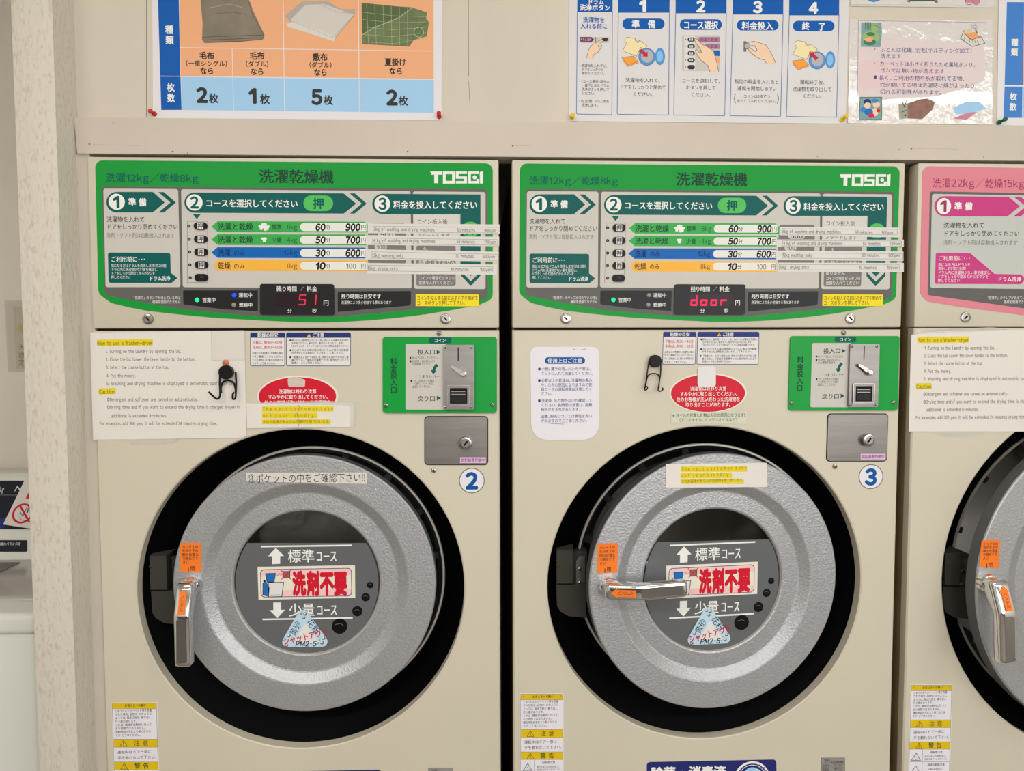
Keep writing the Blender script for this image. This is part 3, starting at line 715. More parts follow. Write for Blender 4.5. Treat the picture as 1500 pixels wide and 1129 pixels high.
def fascia_green(root_cp):
    c = Cv(-0.0002); c.view(0, 0, 1)
    bot = [(716.5, 435), (702, 446.3), (659, 454.4), (624, 460), (587, 464.6), (550, 468.2), (515.6, 470.6), (478, 471.9), (440, 471.8), (400, 470), (355, 467.6), (311, 465), (262, 460.3), (215.7, 455), (190, 450), (163, 443.7)]
    c.base([(139.4, 234.8), (721.8, 239.2), (721.8, 438)]+bot[1:]+[(144.2, 430)], 'green', 0.0004, r=[11, 11, 13]+[0]*15+[13])
    A = lambda: c.view(120, 220, 4.18)
    Bv = lambda: c.view(420, 220, 4.182)
    # grey field
    px = lambda u, v: (120+u/4.18, 220+v/4.18)
    qx = lambda u, v: (420+u/4.182, 220+v/4.182)
    c.poly([px(122, 222), qx(1232, 239), qx(1234, 905), qx(1130, 930), qx(1000, 950), qx(700, 984), qx(300, 1020), qx(0, 1022), px(1090, 1018), px(620, 975), px(140, 888)], 'fascia_grey', 1, r=[5, 6, 10, 0, 0, 0, 0, 0, 0, 0, 6])
    A(); c.poly([(132, 235), (590, 238), (604, 838), (146, 838)], 'panel_light', 2, 14)
    c.view(0, 0, 1); c.poly([px(608, 239), qx(758, 250), qx(766, 845), qx(300, 845), px(618, 838)], 'panel_light', 2, 3)
    Bv(); c.poly([(772, 252), (1218, 256), (1218, 850), (780, 848)], 'panel_light', 2, 14)
    A()
    c.T('洗濯12kg/乾燥8kg', 148, 716, 168, 58, 'teal', 0.012)
    c.view(0, 0, 1); c.T('洗濯乾燥機', 379.4, 489.2, 258.2, 21.5, 'textgreen', 0.02)
    Bv(); brand_mark(c, 3)
    # 1
    A(); arc = lambda cx, cy, r: [(cx+r*math.cos(a), cy-r*math.sin(a)) for a in [math.pi/2+math.pi*k/12 for k in range(13)]]
    c.poly(arc(214, 318, 63)+[(435, 381), (508, 320), (435, 255)], 'teal', 3); c.poly([(468, 256), (502, 256), (576, 320), (504, 381), (470, 381), (543, 320)], 'teal', 3)
    c.ell(214, 316, 50, 50, 'textwhite', 4); c.T('1', 188, 236, 316, 92, 'teal', 0.035, L=5); c.T('準', 285, 333, 317, 52, W, 0.03); c.T('備', 348, 397, 318, 52, W, 0.03)
    c.T('洗濯物を入れて', 152, 386, 423, 37, K, 0.008); c.T('ドアをしっかり閉めてください', 152, 590, 468, 37, K, 0.008); c.T('洗剤・ソフト剤は自動投入されます', 152, 570, 520, 33, 'textgrey', 0.002)
    c.poly([(160, 626), (542, 628), (545, 750), (586, 782), (549, 812), (165, 812)], 'teal', 3, [14, 14, 0, 0, 0, 14])
    c.T('ご利用前に･･･', 178, 392, 667, 36, W, 0.008); c.T('気になる方はドラムを洗浄します(約2分間)', 180, 523, 706, 22, W); c.T('ドラム内に洗濯物がない事を確認し、', 180, 472, 730, 22, W); c.T('ドアをしっかり閉めてからボタンを', 180, 449, 753, 22, W); c.T('押してください', 180, 299, 777, 22, W); c.T('ドラム洗浄', 412, 543, 784, 31, W, 0.02)
    # 2
    c.poly(arc(690, 321, 62)+[(1604, 388), (1679, 327), (1602, 264)], 'teal', 3)
    Bv(); c.poly([(385, 264), (417, 264), (490, 327), (417, 388), (387, 388), (460, 327)], 'teal', 3)
    A(); c.ell(690, 320, 50, 50, 'textwhite', 4); c.T('2', 662, 718, 319, 92, 'teal', 0.035, L=5)
    c.view(0, 0, 1); c.T('コースを選択してください', 301, 436.6, 297.6, 12.2, W, 0.022)
    Bv(); c.rect(103, 277, 285, 373, 'green2', 4, 47); c.T('押', 160, 230, 326, 70, 'teal', 0.03, L=5)
    A(); c.poly([(680, 392), (728, 392), (704, 422)], 'teal', 3)
    c.frame(645, 434, 771, 811, 2.2, 'textgrey', 3)
    for k, y in enumerate((465, 545, 623, 702, 780)):
        c.ell(656+2*k, y, 10, 10, 'black', 3, 16); c.ell(656+2*k, y, 5, 5, 'textgrey', 4, 12)
    rows = [(468, 471, 'greenbar', '洗濯と乾燥', None, '標準', '8kg', '60', '900'), (547, 549, 'greenbar', '洗濯と乾燥', None, '少量', '4kg', '50', '700'), (626, 629, 'bluebar', '洗濯', 'のみ', '', '12kg', '30', '600'), (706, 708, 'yellowbar', '乾燥', 'のみ', '', '8kg', '10', '100')]
    for i, (ya, yb, mt, s1, s2, s3, kg, mn, yen) in enumerate(rows):
        e = qx(478, yb); e2 = qx(505, yb-18); e3 = qx(505, yb+34)
        y0 = 220+ya/4.18; c.view(0, 0, 1)
        tip = 793 if i < 3 else 803
        pts = [px(tip, ya), px(832, ya-33), qx(478, yb-33), qx(506, yb-4), qx(506, yb+33), px(832, ya+33)]
        if i == 3: pts = [px(803, ya), px(832, ya-33), qx(490, yb-33), qx(490, yb+33), px(832, ya+33)]
        c.poly(pts, mt, 3, [0, 0, 0, 0, 0, 0] if i < 3 else [14, 6, 0, 0, 6])
        Bv(); c.poly([(82, yb-24), (487, yb-25), (490, yb+25), (82, yb+24)], 'pill', 4, [24/1, 6, 6, 24])
        sl = 0.16; tx = 'textgreen' if i < 2 else ('textbar' if i == 2 else 'textdark')
        c.T(mn, 174, 236, yb, 54, 'black', 0.05, sl, L=5); c.T('分', 240, 268, yb+2, 31, K, 0.01, L=5)
        if i < 3: c.T(yen, 358, 450, yb, 56, 'black', 0.05, sl, L=5)
        else: c.T(yen, 364, 426, yb+1, 44, K, 0.0, L=5)
        c.T('円', 454, 486, yb+2, 36, K, 0.005, L=5)
        A()
        if s2: c.T(s1, 833, 911, ya, 46, tx if i == 2 else K, 0.015, L=5); c.T(s2, 930, 998, ya+2, 38, tx if i == 2 else K, 0.01, L=5)
        else: c.T(s1, 833, 1048, ya, 45, tx, 0.015, L=5)
        if s3: c.T(s3, 1160, 1224, ya+2, 36, tx, 0.012, L=5)
        c.T(kg, 1237 if kg == '12kg' else 1256, 1320, ya+2, 40, tx, 0.0, L=5)
        if i < 2:
            for (dx, dy) in (((-18, 4), (0, -8), (18, 6), (6, 10)) if i == 0 else ((0, 0),)):
                x, y = 1116+dx, ya+dy
                c.poly([(x-14, y-12), (x+12, y-14), (x+18, y-4), (x+10, y+2), (x+8, y+16), (x-8, y+15), (x-8, y+2), (x-18, y-2)], 'textwhite', 5)
    # 3
    Bv(); c.poly(arc(586, 329, 62)+[(1064, 391), (1064, 700), (1187, 700), (1187, 271)], 'teal', 3)
    c.ell(586, 328, 48, 50, 'textwhite', 4); c.T('3', 560, 614, 327, 92, 'teal', 0.035, L=5)
    c.T('料金を投入してください', 652, 1168, 333, 52, W, 0.022)
    c.poly([(1064, 700), (1187, 700), (1187, 712), (1128, 770), (1064, 712)], 'teal', 3); c.poly([(1068, 740), (1128, 800), (1187, 740), (1187, 768), (1128, 832), (1068, 768)], 'teal', 3); c.poly([(1068, 726), (1128, 784), (1187, 726), (1187, 742), (1128, 802), (1068, 742)], 'panel_light', 4)
    c.rect(1076, 438, 1176, 532, 'green2', 4, 44); c.T('押', 1092, 1160, 490, 64, 'teal', 0.02, L=5)
    c.rect(780, 396, 1058, 560, 'panel_pale', 3); c.T('コイン投入後', 797, 986, 437, 34, K, 0.006); c.T('ボタンを押すと', 797, 1000, 480, 34, K, 0.006); c.T('スタートします', 797, 1000, 523, 34, K, 0.006)
    c.rect(795, 584, 1035, 832, 'grey_mid', 3, 10); warn_mark(c, 845, 606, 28, 4, 'textwhite'); c.T('お釣りはでません', 806, 1034, 684, 27, W, 0.006); c.T('両替して', 806, 900, 716, 26, W, 0.006); c.T('戻りません', 806, 930, 750, 26, W, 0.006); c.T('コインの場合ピッタリの', 808, 1030, 782, 25, W, 0.006); c.T('金額を入れてください', 808, 1022, 810, 25, W, 0.006)
    c.rect(498, 446, 730, 700, 'grey_mid', 3, 20); c.rect(560, 500, 665, 535, 'panel_light', 4, 16); c.T('500', 572, 654, 517, 36, K, 0.02, L=5); c.ell(576, 592, 38, 24, 'panel_light', 4); c.T('100', 552, 606, 592, 34, K, 0.01, L=5)
    # bottom strip
    A(); c.poly([(620, 858), (1078, 858), (1078, 985), (880, 974), (622, 944)], 'blackpanel', 3, [8, 0, 0, 0, 12])
    c.T('営業中', 738, 821, 917, 30, W, 0.01); c.T('運転中', 960, 1045, 887, 30, W, 0.01); c.T('燃焼中', 962, 1046, 947, 30, W, 0.01)
    c.T('「営業中」のランプが消えている時は', 308, 604, 903, 22, W); c.T('機械を使用できません', 432, 604, 928, 22, W)
    Bv(); c.poly([(313, 865), (762, 862), (760, 950), (313, 990)], 'blackpanel', 3, [0, 8, 16, 0]); c.T('残り時間は目安です', 335, 578, 895, 33, W, 0.014); c.T('洗濯物により多少前後する事があります', 335, 642, 932, 22, W)
    c.build('operation_sticker', root_cp, label='green and grey printed operation panel with price rows')
    # course buttons
    for k, (x, y) in enumerate(((728, 465), (730, 545), (732, 624), (734, 702), (733, 780))):
        q = Cv(-0.0006); A2 = q.view(120, 220, 4.18)
        q.rbase(x-41, y-23, x+41, y+23, 'black', 0.0022, 22)
        if k < 4: q.rect(x-18, y-20, x+18, y+20, 'white', 1, 3); q.T('押', x-17, x+17, y, 36, 'textdark', 0.02, L=3)
        else: q.line([(x-6, y-2), (x+2, y-8), (x+9, y)], 2.5, 'textgrey', 1)
        q.build('course_button', root_cp)
    # display housing
    q = Cv(-0.0006); q.view(0, 0, 1)
    q.base([px(1093, 818), qx(291, 820), qx(293, 1008), px(1094, 1006)], 'blackpanel', 0.003, 3.5)
    q.T('残り時間', 405.8, 435.6, 423, 8.2, W, 0.014); q.T('／', 440, 446, 423, 7, W); q.T('料金', 449.6, 465.4, 423, 8.2, W, 0.014)
    q.poly([px(1184, 880), qx(208, 882), qx(208, 956), px(1186, 956)], 'display_dark', 1)
    q.T('分', 421.6, 428.4, 455.4, 7, W, 0.01); q.T('秒', 457.8, 464.6, 455.2, 7, W, 0.01); q.T('円', 474, 482.4, 443.6, 8.8, W, 0.014)
    q.build('digital_display', root_cp)
    # yellow reminder
    q = Cv(-0.0006); q.view(420, 220, 4.182); q.base([(790, 880), (1178, 883), (1178, 956), (790, 954)], 'yellow', 0.0003)
    q.T('コインを投入する前に必ずドアを閉めて', 797, 1171, 906, 31, K, 0.004); q.T('コースボタンを押して下さい。', 797, 1096, 935, 31, K, 0.004); q.build('reminder_sticker', root_cp, label='yellow sticker with two lines of black writing')

def lamp(px, py, mt, cp, r=0.0038):
    p = at(px, py, -0.0007); b = MB(); b.lathe([(p.x, p.z, r*0.3, -0.0026), (p.x, p.z, r*0.75, -0.002), (p.x, p.z, r, -0.0007)], 20, mt, cap0=True); return b.build('indicator_lamp', cp)

SEG = dict(a=((0, 2), (1, 2)), b=((1, 2), (1, 1)), c=((1, 1), (1, 0)), d=((0, 0), (1, 0)), e=((0, 1), (0, 0)), f=((0, 2), (0, 1)), g=((0, 1), (1, 1)))
DIG = {'5': 'afgcd', '1': 'bc', 'd': 'bcdeg', 'o': 'cdeg', 'r': 'eg'}
def digits(cp, items, mt, wpx, shift=(0, 0, 0)):
    c = Cv(-0.0037, shift=shift); c.view(0, 0, 1)
    for ch, x0, x1, y0, y1 in items:
        for s in DIG[ch]:
            (ax, ay), (bx, by) = SEG[s]
            def q(u, v): yy = y1+(y0-y1)*v/2.0; return (x0+(x1-x0)*u+(y1-yy)*0.10, yy)
            c.line([q(ax, ay), q(bx, by)], wpx, mt, 1)
    return c.build('display_digits', cp)

def coin_unit(root):
    c = Cv(-0.0001); c.view(360, 475, 3.947)
    c.rbase(793, 72, 1452, 512, 'coin_green', 0.0030, 18)
    c.rect(1060, 76, 1190, 109, 'teal', 1, 12); c.T('コイン', 1090, 1158, 93, 24, W, 0.01)
    c.rect(925, 113, 1160, 492, 'panel_light', 1, 10)
    for ch, y in zip('料金投入口', (213, 255, 295, 336, 378)): c.T(ch, 837, 877, y, 42, 'textgreen', 0.02)
    c.T('投入口', 993, 1098, 160, 34, K, 0.012); c.poly([(1104, 147), (1128, 160), (1104, 174)], 'teal', 3)
    c.T('戻り口', 993, 1098, 428, 34, K, 0.012); c.poly([(1105, 412), (1129, 426), (1105, 440)], 'teal', 3)
    for s, x0, x1, y in (('●ゆっくり投入してください。', 947, 1118, 193), ('●500円・100円コイン', 947, 1098, 213), ('のみ使用できます。', 962, 1076, 229), ('●コインが詰まった時は', 952, 1092, 326), ('“つまりレバー”を回し', 962, 1092, 342), ('返却してください。', 965, 1076, 359)): c.T(s, x0, x1, y, 17, K)
    c.T('つまりレバー', 997, 1121, 301, 23, K, 0.002)
    c.poly([(1100, 226), (1114, 238), (1100, 254), (1096, 268), (1104, 268), (1084, 288), (1070, 262), (1080, 264), (1086, 246)], 'teal', 3)
    o = c.build('coin_panel', root, label='green coin panel with a light field of instructions')
    c = Cv(-0.0032); c.view(360, 475, 3.947)
    c.rbase(1145, 118, 1322, 490, 'steel', 0.006, 10)
    c.rect(1226, 132, 1232, 210, 'dark', 1)
    c.rbase(1165, 350, 1296, 467, 'steel', 0.0025, 8); c.frame(1165, 350, 1296, 467, 4, 'zinc', 1, 8); c.rect(1181, 366, 1281, 456, 'dark', 1, 4)
    c.rect(1190, 384, 1270, 389, 'steel', 2); c.rect(1190, 400, 1270, 408, 'steel', 2); c.rect(1190, 414, 1272, 450, 'blackpanel', 2)
    c.build('coin_mechanism', o, label='brushed metal plate with coin slot and return cup')
    p = at(360+1258/3.947, 475+286/3.947, -0.012); b = MB()
    b.lathe([(p.x, p.z, 0.003, -0.0185), (p.x, p.z, 0.0052, -0.0175), (p.x, p.z, 0.0056, -0.009)], 28, 'chrome', cap0=True)
    q = at(360+1190/3.947, 475+243/3.947, -0.014); d = (q-p); d.y = 0; n = Vector((-d.z, 0, d.x)).normalized()
    b.prism([tuple((v.x, v.z)) for v in (p+n*0.0042, q+n*0.0020, q-d.normalized()*-0.002, q-n*0.0020, p-n*0.0042)], -0.0160, -0.0120, 'zinc')
    b.build('reject_lever', o)
    for x, y in ((1155, 132), (1303, 132), (1155, 478), (1303, 478)): screw(360+x/3.947, 475+y/3.947, o, 0.0026, -0.0092)
    for x, y in ((810, 467), (1427, 465)): screw(360+x/3.947, 475+y/3.947, o, 0.0040, -0.0031)
    screw(360+1117/3.947, 475+52/3.947, root, 0.0046)
    # cash box door
    c = Cv(0.0); c.view(360, 475, 3.947)
    c.rbase(1032, 529, 1402, 814, 'seam', 0.0002, 22); c.t = 0.0002
    c.rbase(1037, 534, 1397, 809, 'steel', 0.0014, 20)
    pl = c.build('cash_box_door', root, label='brushed metal cash box door with a round lock')
    key_lock(360+1272/3.947, 475+683/3.947, pl, 0.0112, -0.0016, 0.010, 0.9)
    c = Cv(-0.0016); c.view(360, 475, 3.947); c.rbase(1239, 768, 1388, 801, 'pinktape', 0.0003); c.T('防犯装置作動中', 1245, 1382, 785, 23, 'textpurple', 0.01); c.build('tape_label', pl, label='narrow pink label tape with purple writing')
    screw(360+1087/3.947, 475+843/3.947, root, 0.0046)

def guide_stickers(root):
    c = Cv(0.0); c.view(360, 475, 3.947)
    c.rbase(26, 47, 227, 241, 'white', 0.0003, 10); c.frame(26, 47, 227, 241, 3.2, 'navy', 1, 10); c.poly([(27, 48), (226, 48), (226, 77), (27, 77)], 'navy', 2, [9, 9, 0, 0])
    c.T('乾燥の目安', 68, 188, 62, 26, W, 0.02); c.T('下着は、約30〜40分', 38, 212, 104, 22, 'textred', 0.016); c.T('毛布は、約40〜50分', 40, 212, 132, 22, 'textred', 0.016)
    for s, x0, x1, y in (('必要以上の乾燥や、洗濯物に痛み', 37, 218, 167), ('やすい繊維(ウールなど)が入っ', 37, 217, 186), ('ている場合には、傷みの原因とな', 37, 218, 205), ('ります。ご了承ください。', 37, 176, 225)): c.T(s, x0, x1, y, 15, K, 0.006)
    c.build('drying_time_sticker', root, label='small white sticker with navy header and two red lines')
    c = Cv(0.0); c.view(360, 475, 3.947)
    c.rbase(234, 47, 608, 241, 'white', 0.0003, 10); c.frame(234, 47, 608, 241, 3.2, 'navy', 1, 10); c.poly([(235, 48), (607, 48), (607, 77), (235, 77)], 'navy', 2, [9, 9, 0, 0])
    warn_mark(c, 366, 62, 22, 3, 'textdark', 'yellowbar'); c.T('ご注意', 385, 453, 62, 26, W, 0.02)
    for s, x0, x1, y in (('●綿ふとん・座布団・マット・枕・ぬいぐるみ等のお洗濯は', 252, 593, 92), ('おやめください。破れたり、綿がかたよったりします。', 265, 570, 108), ('(キルティング・ステッチをほどこしている物は洗濯できます。)', 265, 592, 125), ('●おしぼりタオル等は排水時にドラムに張り付き乾燥', 252, 594, 149), ('が不十分になる場合がございます。ご了承ください。', 265, 570, 165), ('●「乾燥のみ」を行う場合には、手絞りの濡れたものはご遠', 252, 595, 190), ('慮ください。ご家庭の洗濯機で十分に脱水を行った上で', 265, 595, 206), ('乾燥コースをご利用ください。', 265, 446, 222)): c.T(s, x0, x1, y, 15, K, 0.006)
    c.build('caution_sticker', root, label='wide white sticker with navy header and yellow warning triangle')

def red_oval(root):
    c = Cv(0.0, shift=(D, 0, 0)); c.view(760, 475, 4.167)
    c.ebase(1156, 418, 236, 120, 'cream_sticker', 0.0003); c.ell(1155, 420, 226, 113, 'red', 1, 64)
    c.T('お願い', 1108, 1204, 338, 36, W, 0.02); c.T('洗濯物は終わり次第', 1046, 1267, 391, 29, W, 0.012); c.T('すみやかに取り出してください。', 983, 1340, 425, 29, W, 0.012); c.T('他のお客様が洗い終わった洗濯物を', 960, 1351, 458, 29, W, 0.012); c.T('取り出すことがあります。', 1017, 1297, 490, 29, W, 0.012)
    return c.build('request_sticker', root, label='red oval sticker with white writing')

def warning_label(root):
    c = Cv(0.0, shift=(D, 0, 0)); c.view(740, 990, 6.818)
    c.rbase(140, 165, 592, 1500, 'cream', 0.0002); c.rect(148, 172, 584, 1500, 'lavender', 1)
    Y = 'warnyellow'
    c.rect(153, 180, 578, 236, Y, 2); c.rect(158, 533, 578, 612, Y, 2); c.rect(158, 756, 578, 832, Y, 2); c.rect(158, 1180, 578, 1250, Y, 2)
    c.frame(153, 178, 578, 1490, 3, 'textgrey', 3)
    for y in (236, 533, 612, 756, 832, 960, 1180): c.rect(154, y-1.4, 578, y+1.4, 'textgrey', 3)
    c.rect(290, 832, 293, 1180, 'textgrey', 3)
    c.T('お客さまへお願い', 272, 482, 205, 30, K, 0.014); c.ell(180, 203, 4, 4, K, 3); c.ell(553, 197, 4, 4, K, 3)
    for s, x0, x1, y in (('じゅうたんやカーペット等を洗濯', 178, 530, 258), ('された場合、品物の かたよりに', 178, 530, 292), ('よっては、脱水工程を 繰り返し', 178, 524, 327), ('行う事があります。', 178, 392, 361), ('これは、機械が自動的に行って', 178, 528, 395), ('おり故障ではありません。', 178, 470, 429), ('運転時間が予定より長くなりま', 178, 518, 463), ('すが ご了承ください。', 178, 422, 497)): c.T(s, x0, x1, y, 29, K, 0.004)
    warn_mark(c, 252, 573, 58, 3); c.T('注', 350, 410, 572, 60, K, 0.006); c.T('意', 432, 490, 572, 60, K, 0.006)
    warn_mark(c, 252, 796, 58, 3); c.T('警', 350, 408, 793, 60, K, 0.012); c.T('告', 432, 488, 793, 60, K, 0.012)
    c.T('運転中はドアー部に', 190, 518, 660, 38, K, 0.004); c.T('手を触れないで下さい。', 192, 572, 716, 38, K, 0.004)
    c.T('回転部注意', 370, 500, 862, 28, K, 0.01); c.T('巻き込まれの危険性あり。', 315, 545, 906, 22, K); c.T('回転中は手を入れないこと。', 315, 562, 934, 22, K)
    c.line([(225, 870), (272, 946), (178, 946), (225, 870)], 5, K, 4); c.line([(205, 918), (225, 908), (246, 918)], 3, K, 4); c.line([(206, 930), (225, 938), (246, 928)], 3, K, 4)
    c.T('高温お取扱注意', 346, 526, 992, 28, K, 0.01); c.T('火傷の危険あり。', 350, 510, 1036, 22, K)
    c.line([(225, 1000), (272, 1076), (178, 1076), (225, 1000)], 5, K, 4)
    return c.build('warning_label', root, label='tall white label with yellow warning bands')

def bottom_stickers(root):
    c = Cv(0.0, shift=(D, 0, 0)); c.view(920, 1000, 3.659)
    c.base([(100, 424), (794, 410), (800, 760), (104, 774)], 'deepnavy', 0.0004, 18)
    c.T('除菌', 122, 255, 482, 66, W, 0.04, y1=479); c.T('・', 262, 318, 480, 60, W, 0.04); c.T('消毒済', 325, 524, 478, 66, W, 0.04, y1=474)
    c.ring(664, 514, 84, 96, W, 1); c.ring(664, 514, 74, 77, W, 1); c.ell(664, 528, 60, 78, 'poster_sky', 1); c.ell(690, 500, 30, 40, 'paleblue', 2)
    for k, ch in enumerate('・AUC'): 
        a = math.radians(62-18*k); x, y = 664+86*math.cos(a), 514-86*math.sin(a)
        dx, dy = math.sin(a)*9, math.cos(a)*9; c.T(ch, x-dx, x+dx, y-dy, 20, 'deepnavy', 0.02, y1=y+dy, L=3)
    c.build('sanitized_sticker', root, label='dark navy sticker with bold white characters and a round emblem')
    c = Cv(0.0, shift=(D, 0, 0)); c.view(920, 1000, 3.659)
    c.rbase(1035, 400, 1162, 620, 'plate_grey', 0.0005); c.frame(1035, 400, 1162, 620, 2, 'textgrey', 1)
    c.T('TOSEI', 1048, 1082, 413, 12, K, 0.02); c.T('コイン式洗濯乾燥機', 1050, 1154, 426, 15, K, 0.006)
    for k, (a, q) in enumerate((('製造番号', 'SF-124'), ('電源電圧', '単相 100V'), ('定格周波数', '50/60Hz'), ('洗濯容量', '12kg'))):
        y = 442+15*k; c.rect(1037, y-8, 1160, y-7, 'textgrey', 1); c.T(a, 1042, 1076, y, 11, K); c.T(q, 1104, 1150, y, 11, K)
    c.build('rating_plate', root, label='small grey rating plate')

def latch_block(root, shift=(0, 0, 0), dy=0.0, off=(0, 0)):
    """dark lock housing standing in the left of the opening"""
    s = Vector(shift)
    def xz(u, v, Y): p = at(790+u/3.527+off[0], 640+v/3.527+off[1], Y)-s; return (p.x, p.z)
    b = MB(); F = 0.012
    up = [xz(90, 586, F), xz(172, 584, F), xz(172, 756, F), xz(90, 756, F)]
    b.prism(up, F, 0.06, 'latch_plastic')
    tp = [xz(90, 586, F), xz(172, 584, F)]
    x0, zt = tp[0]; x1 = tp[1][0]
    b.add([(x0, F, zt), (x1, F, zt), (x1+0.005, 0.046, zt+0.004), (x0-0.002, 0.046, zt+0.004)], [[0, 1, 2, 3]], 'latch_plastic')
    lo = [xz(88, 762, F+0.003), xz(240, 762, F+0.003), xz(242, 934, F+0.003), xz(150, 925, F+0.003), xz(108, 900, F+0.003), xz(92, 872, F+0.003)]
    b.prism(lo, F+0.003, 0.06, 'latch_plastic')
    rp = [xz(172, 590, 0.03), xz(246, 590, 0.03), xz(246, 760, 0.03), xz(172, 760, 0.03)]
    b.prism(rp, 0.03, 0.065, 'latch_plastic')
    o = b.build('latch_block', root, label='dark grey door lock housing')
    b = MB(); pl = [xz(190, 640, 0.027), xz(208, 614, 0.027), xz(236, 614, 0.027), xz(236, 768, 0.027), xz(200, 772, 0.027), xz(190, 758, 0.027)]
    b.prism(pl, 0.026, 0.030, 'steel'); b.build('striker_plate', o)
    for v in (682, 752):
        q = xz(207, v, 0.026); b = MB(); b.lathe([(q[0], q[1], 0.0022, 0.0222), (q[0], q[1], 0.0035, 0.0226), (q[0], q[1], 0.0037, 0.026)], 16, 'zinc', cap0=True); b.prism([(q[0]+0.0018*math.cos(k*1.0472), q[1]+0.0018*math.sin(k*1.0472)) for k in range(6)], 0.0216, 0.0225, 'dark'); b.build('screw', o)
    for (u, v) in ((98, 640), (100, 668)):
        q = xz(u, v, F); b = MB(); b.lathe([(q[0]-0.0015, q[1], 0.0012, F-0.0014), (q[0]-0.0015, q[1], 0.0026, F)], 12, 'latch_plastic', cap0=True); b.build('screw', o)

def bowl(root, RC, TC, rt, mt='black_plastic', ribs=False):
    b = MB(); cx, cz, R = RC; tx, tz = TC
    b.lathe([(cx, cz, R-0.001, 0.0188), (cx*0.9+tx*0.1, cz*0.9+tz*0.1, R-0.004, 0.0215), (cx*0.5+tx*0.5, cz*0.5+tz*0.5, (R+rt)/2, 0.036), (tx, tz, rt+0.004, 0.050)], 128, mt)
    o = b.build('opening_ring', root, label='black plastic ring around the door')
    b = MB(); b.lathe([(tx, tz, rt+0.0042, 0.0505), (tx, tz, rt+0.003, 0.0475), (tx, tz, rt, 0.0475), (tx, tz, rt-0.001, 0.0505), (tx, tz, rt-0.002, 0.060)], 128, 'rim_metal'); b.build('rim', o, label='thin pale metal rim')
    b = MB(); b.lathe([(tx, tz, rt-0.002, 0.058), (tx, tz, rt-0.010, 0.075), (tx, tz, rt-0.014, 0.105), (tx, tz, rt-0.030, 0.120), (tx, tz, rt-0.034, 0.16)], 128, 'gasket')
    for k in range(16):
        a = 2*math.pi*(k+0.35)/16; ca, sa = math.cos(a), math.sin(a); r0, r1 = rt-0.026, rt-0.004
        w = 0.006
        vs = []
        for (r, y) in ((r1, 0.066), (r0+0.004, 0.07), (r0, 0.118), (r1-0.008, 0.118)):
            for t in (-w, w): vs.append((tx+r*ca-t*sa, y, tz+r*sa+t*ca))
        b.add(vs, [[0, 1, 3, 2], [2, 3, 5, 4], [0, 2, 4, 6], [1, 7, 5, 3], [4, 5, 7, 6]], 'gasket')
    b.build('gasket', root, label='dark rubber door gasket with ribs')
    b = MB(); r = rt-0.034
    b.lathe([(tx, tz, r, 0.16), (tx, tz, r+0.03, 0.17), (tx, tz, r+0.034, 0.56), (tx, tz, 0.08, 0.60)], 64, 'drum_metal', cap1=True)
    for k in range(3):
        a = 2*math.pi*k/3+0.6; ca, sa = math.cos(a), math.sin(a); ro = r+0.034
        vs = [(tx+q*ca-t*sa, y, tz+q*sa+t*ca) for y in (0.2, 0.55) for (q, t) in ((ro, -0.04), (ro-0.05, -0.01), (ro-0.05, 0.01), (ro, 0.04))]
        b.add(vs, [[0, 1, 5, 4], [1, 2, 6, 5], [2, 3, 7, 6], [0, 3, 2, 1]], 'drum_metal')
    b.build('drum', root, label='metal drum in the dark')

HINGE_Y = 0.012
def door(root, DC, hinge_x, with_window=True, name='door'):
    cx, cz, R = DC; org = (hinge_x, HINGE_Y, cz)
    k = R/0.2226
    b = MB()
    P = [(cx, cz, R-0.012, 0.022, 'silver_edge'), (cx, cz, R, 0.020, 'silver_edge'), (cx, cz, R, -0.0020, 'silver_edge'), (cx, cz, R-0.0008, -0.0042, 'silver_paint'), (cx, cz, R-0.0025, -0.0055, 'silver_paint'),
         (cx, cz, 0.1760*k, -0.0055, 'silver_paint'), (cx, cz, 0.1735*k, -0.0050, 'silver_paint'), (cx, cz, 0.1580*k, 0.0045, 'silver_paint'), (cx, cz, 0.1555*k, 0.0052, 'silver_paint'), (cx, cz, 0.1285*k, 0.0045, 'silver_paint'), (cx, cz, 0.1262*k, 0.0052, 'silver_paint'), (cx, cz, 0.1240*k, 0.0100, 'rim_metal'), (cx, cz, 0.1236*k, 0.022, 'silver_edge')]
    b.lathe(P[::-1][::-1], 128, 'silver_paint')
    b.lathe([(cx, cz, 0.1236*k, 0.022), (cx, cz, R-0.012, 0.022)], 128, 'silver_edge')
    b.lathe([(cx, cz, 0.185*k, 0.022), (cx, cz, 0.178*k, 0.075), (cx, cz, 0.165*k, 0.082), (cx, cz, 0.155*k, 0.075), (cx, cz, 0.15*k, 0.022)], 96, 'gasket')
    d = b.build(name, root, org, label='round silver door with a stepped face')
    if with_window:
        b = MB(); b.lathe([(cx, cz, 0.0001, 0.0085), (cx, cz, 0.1238*k, 0.0085)][::-1], 96, 'glass'); b.build('window_glass', d, org)
    return d, org

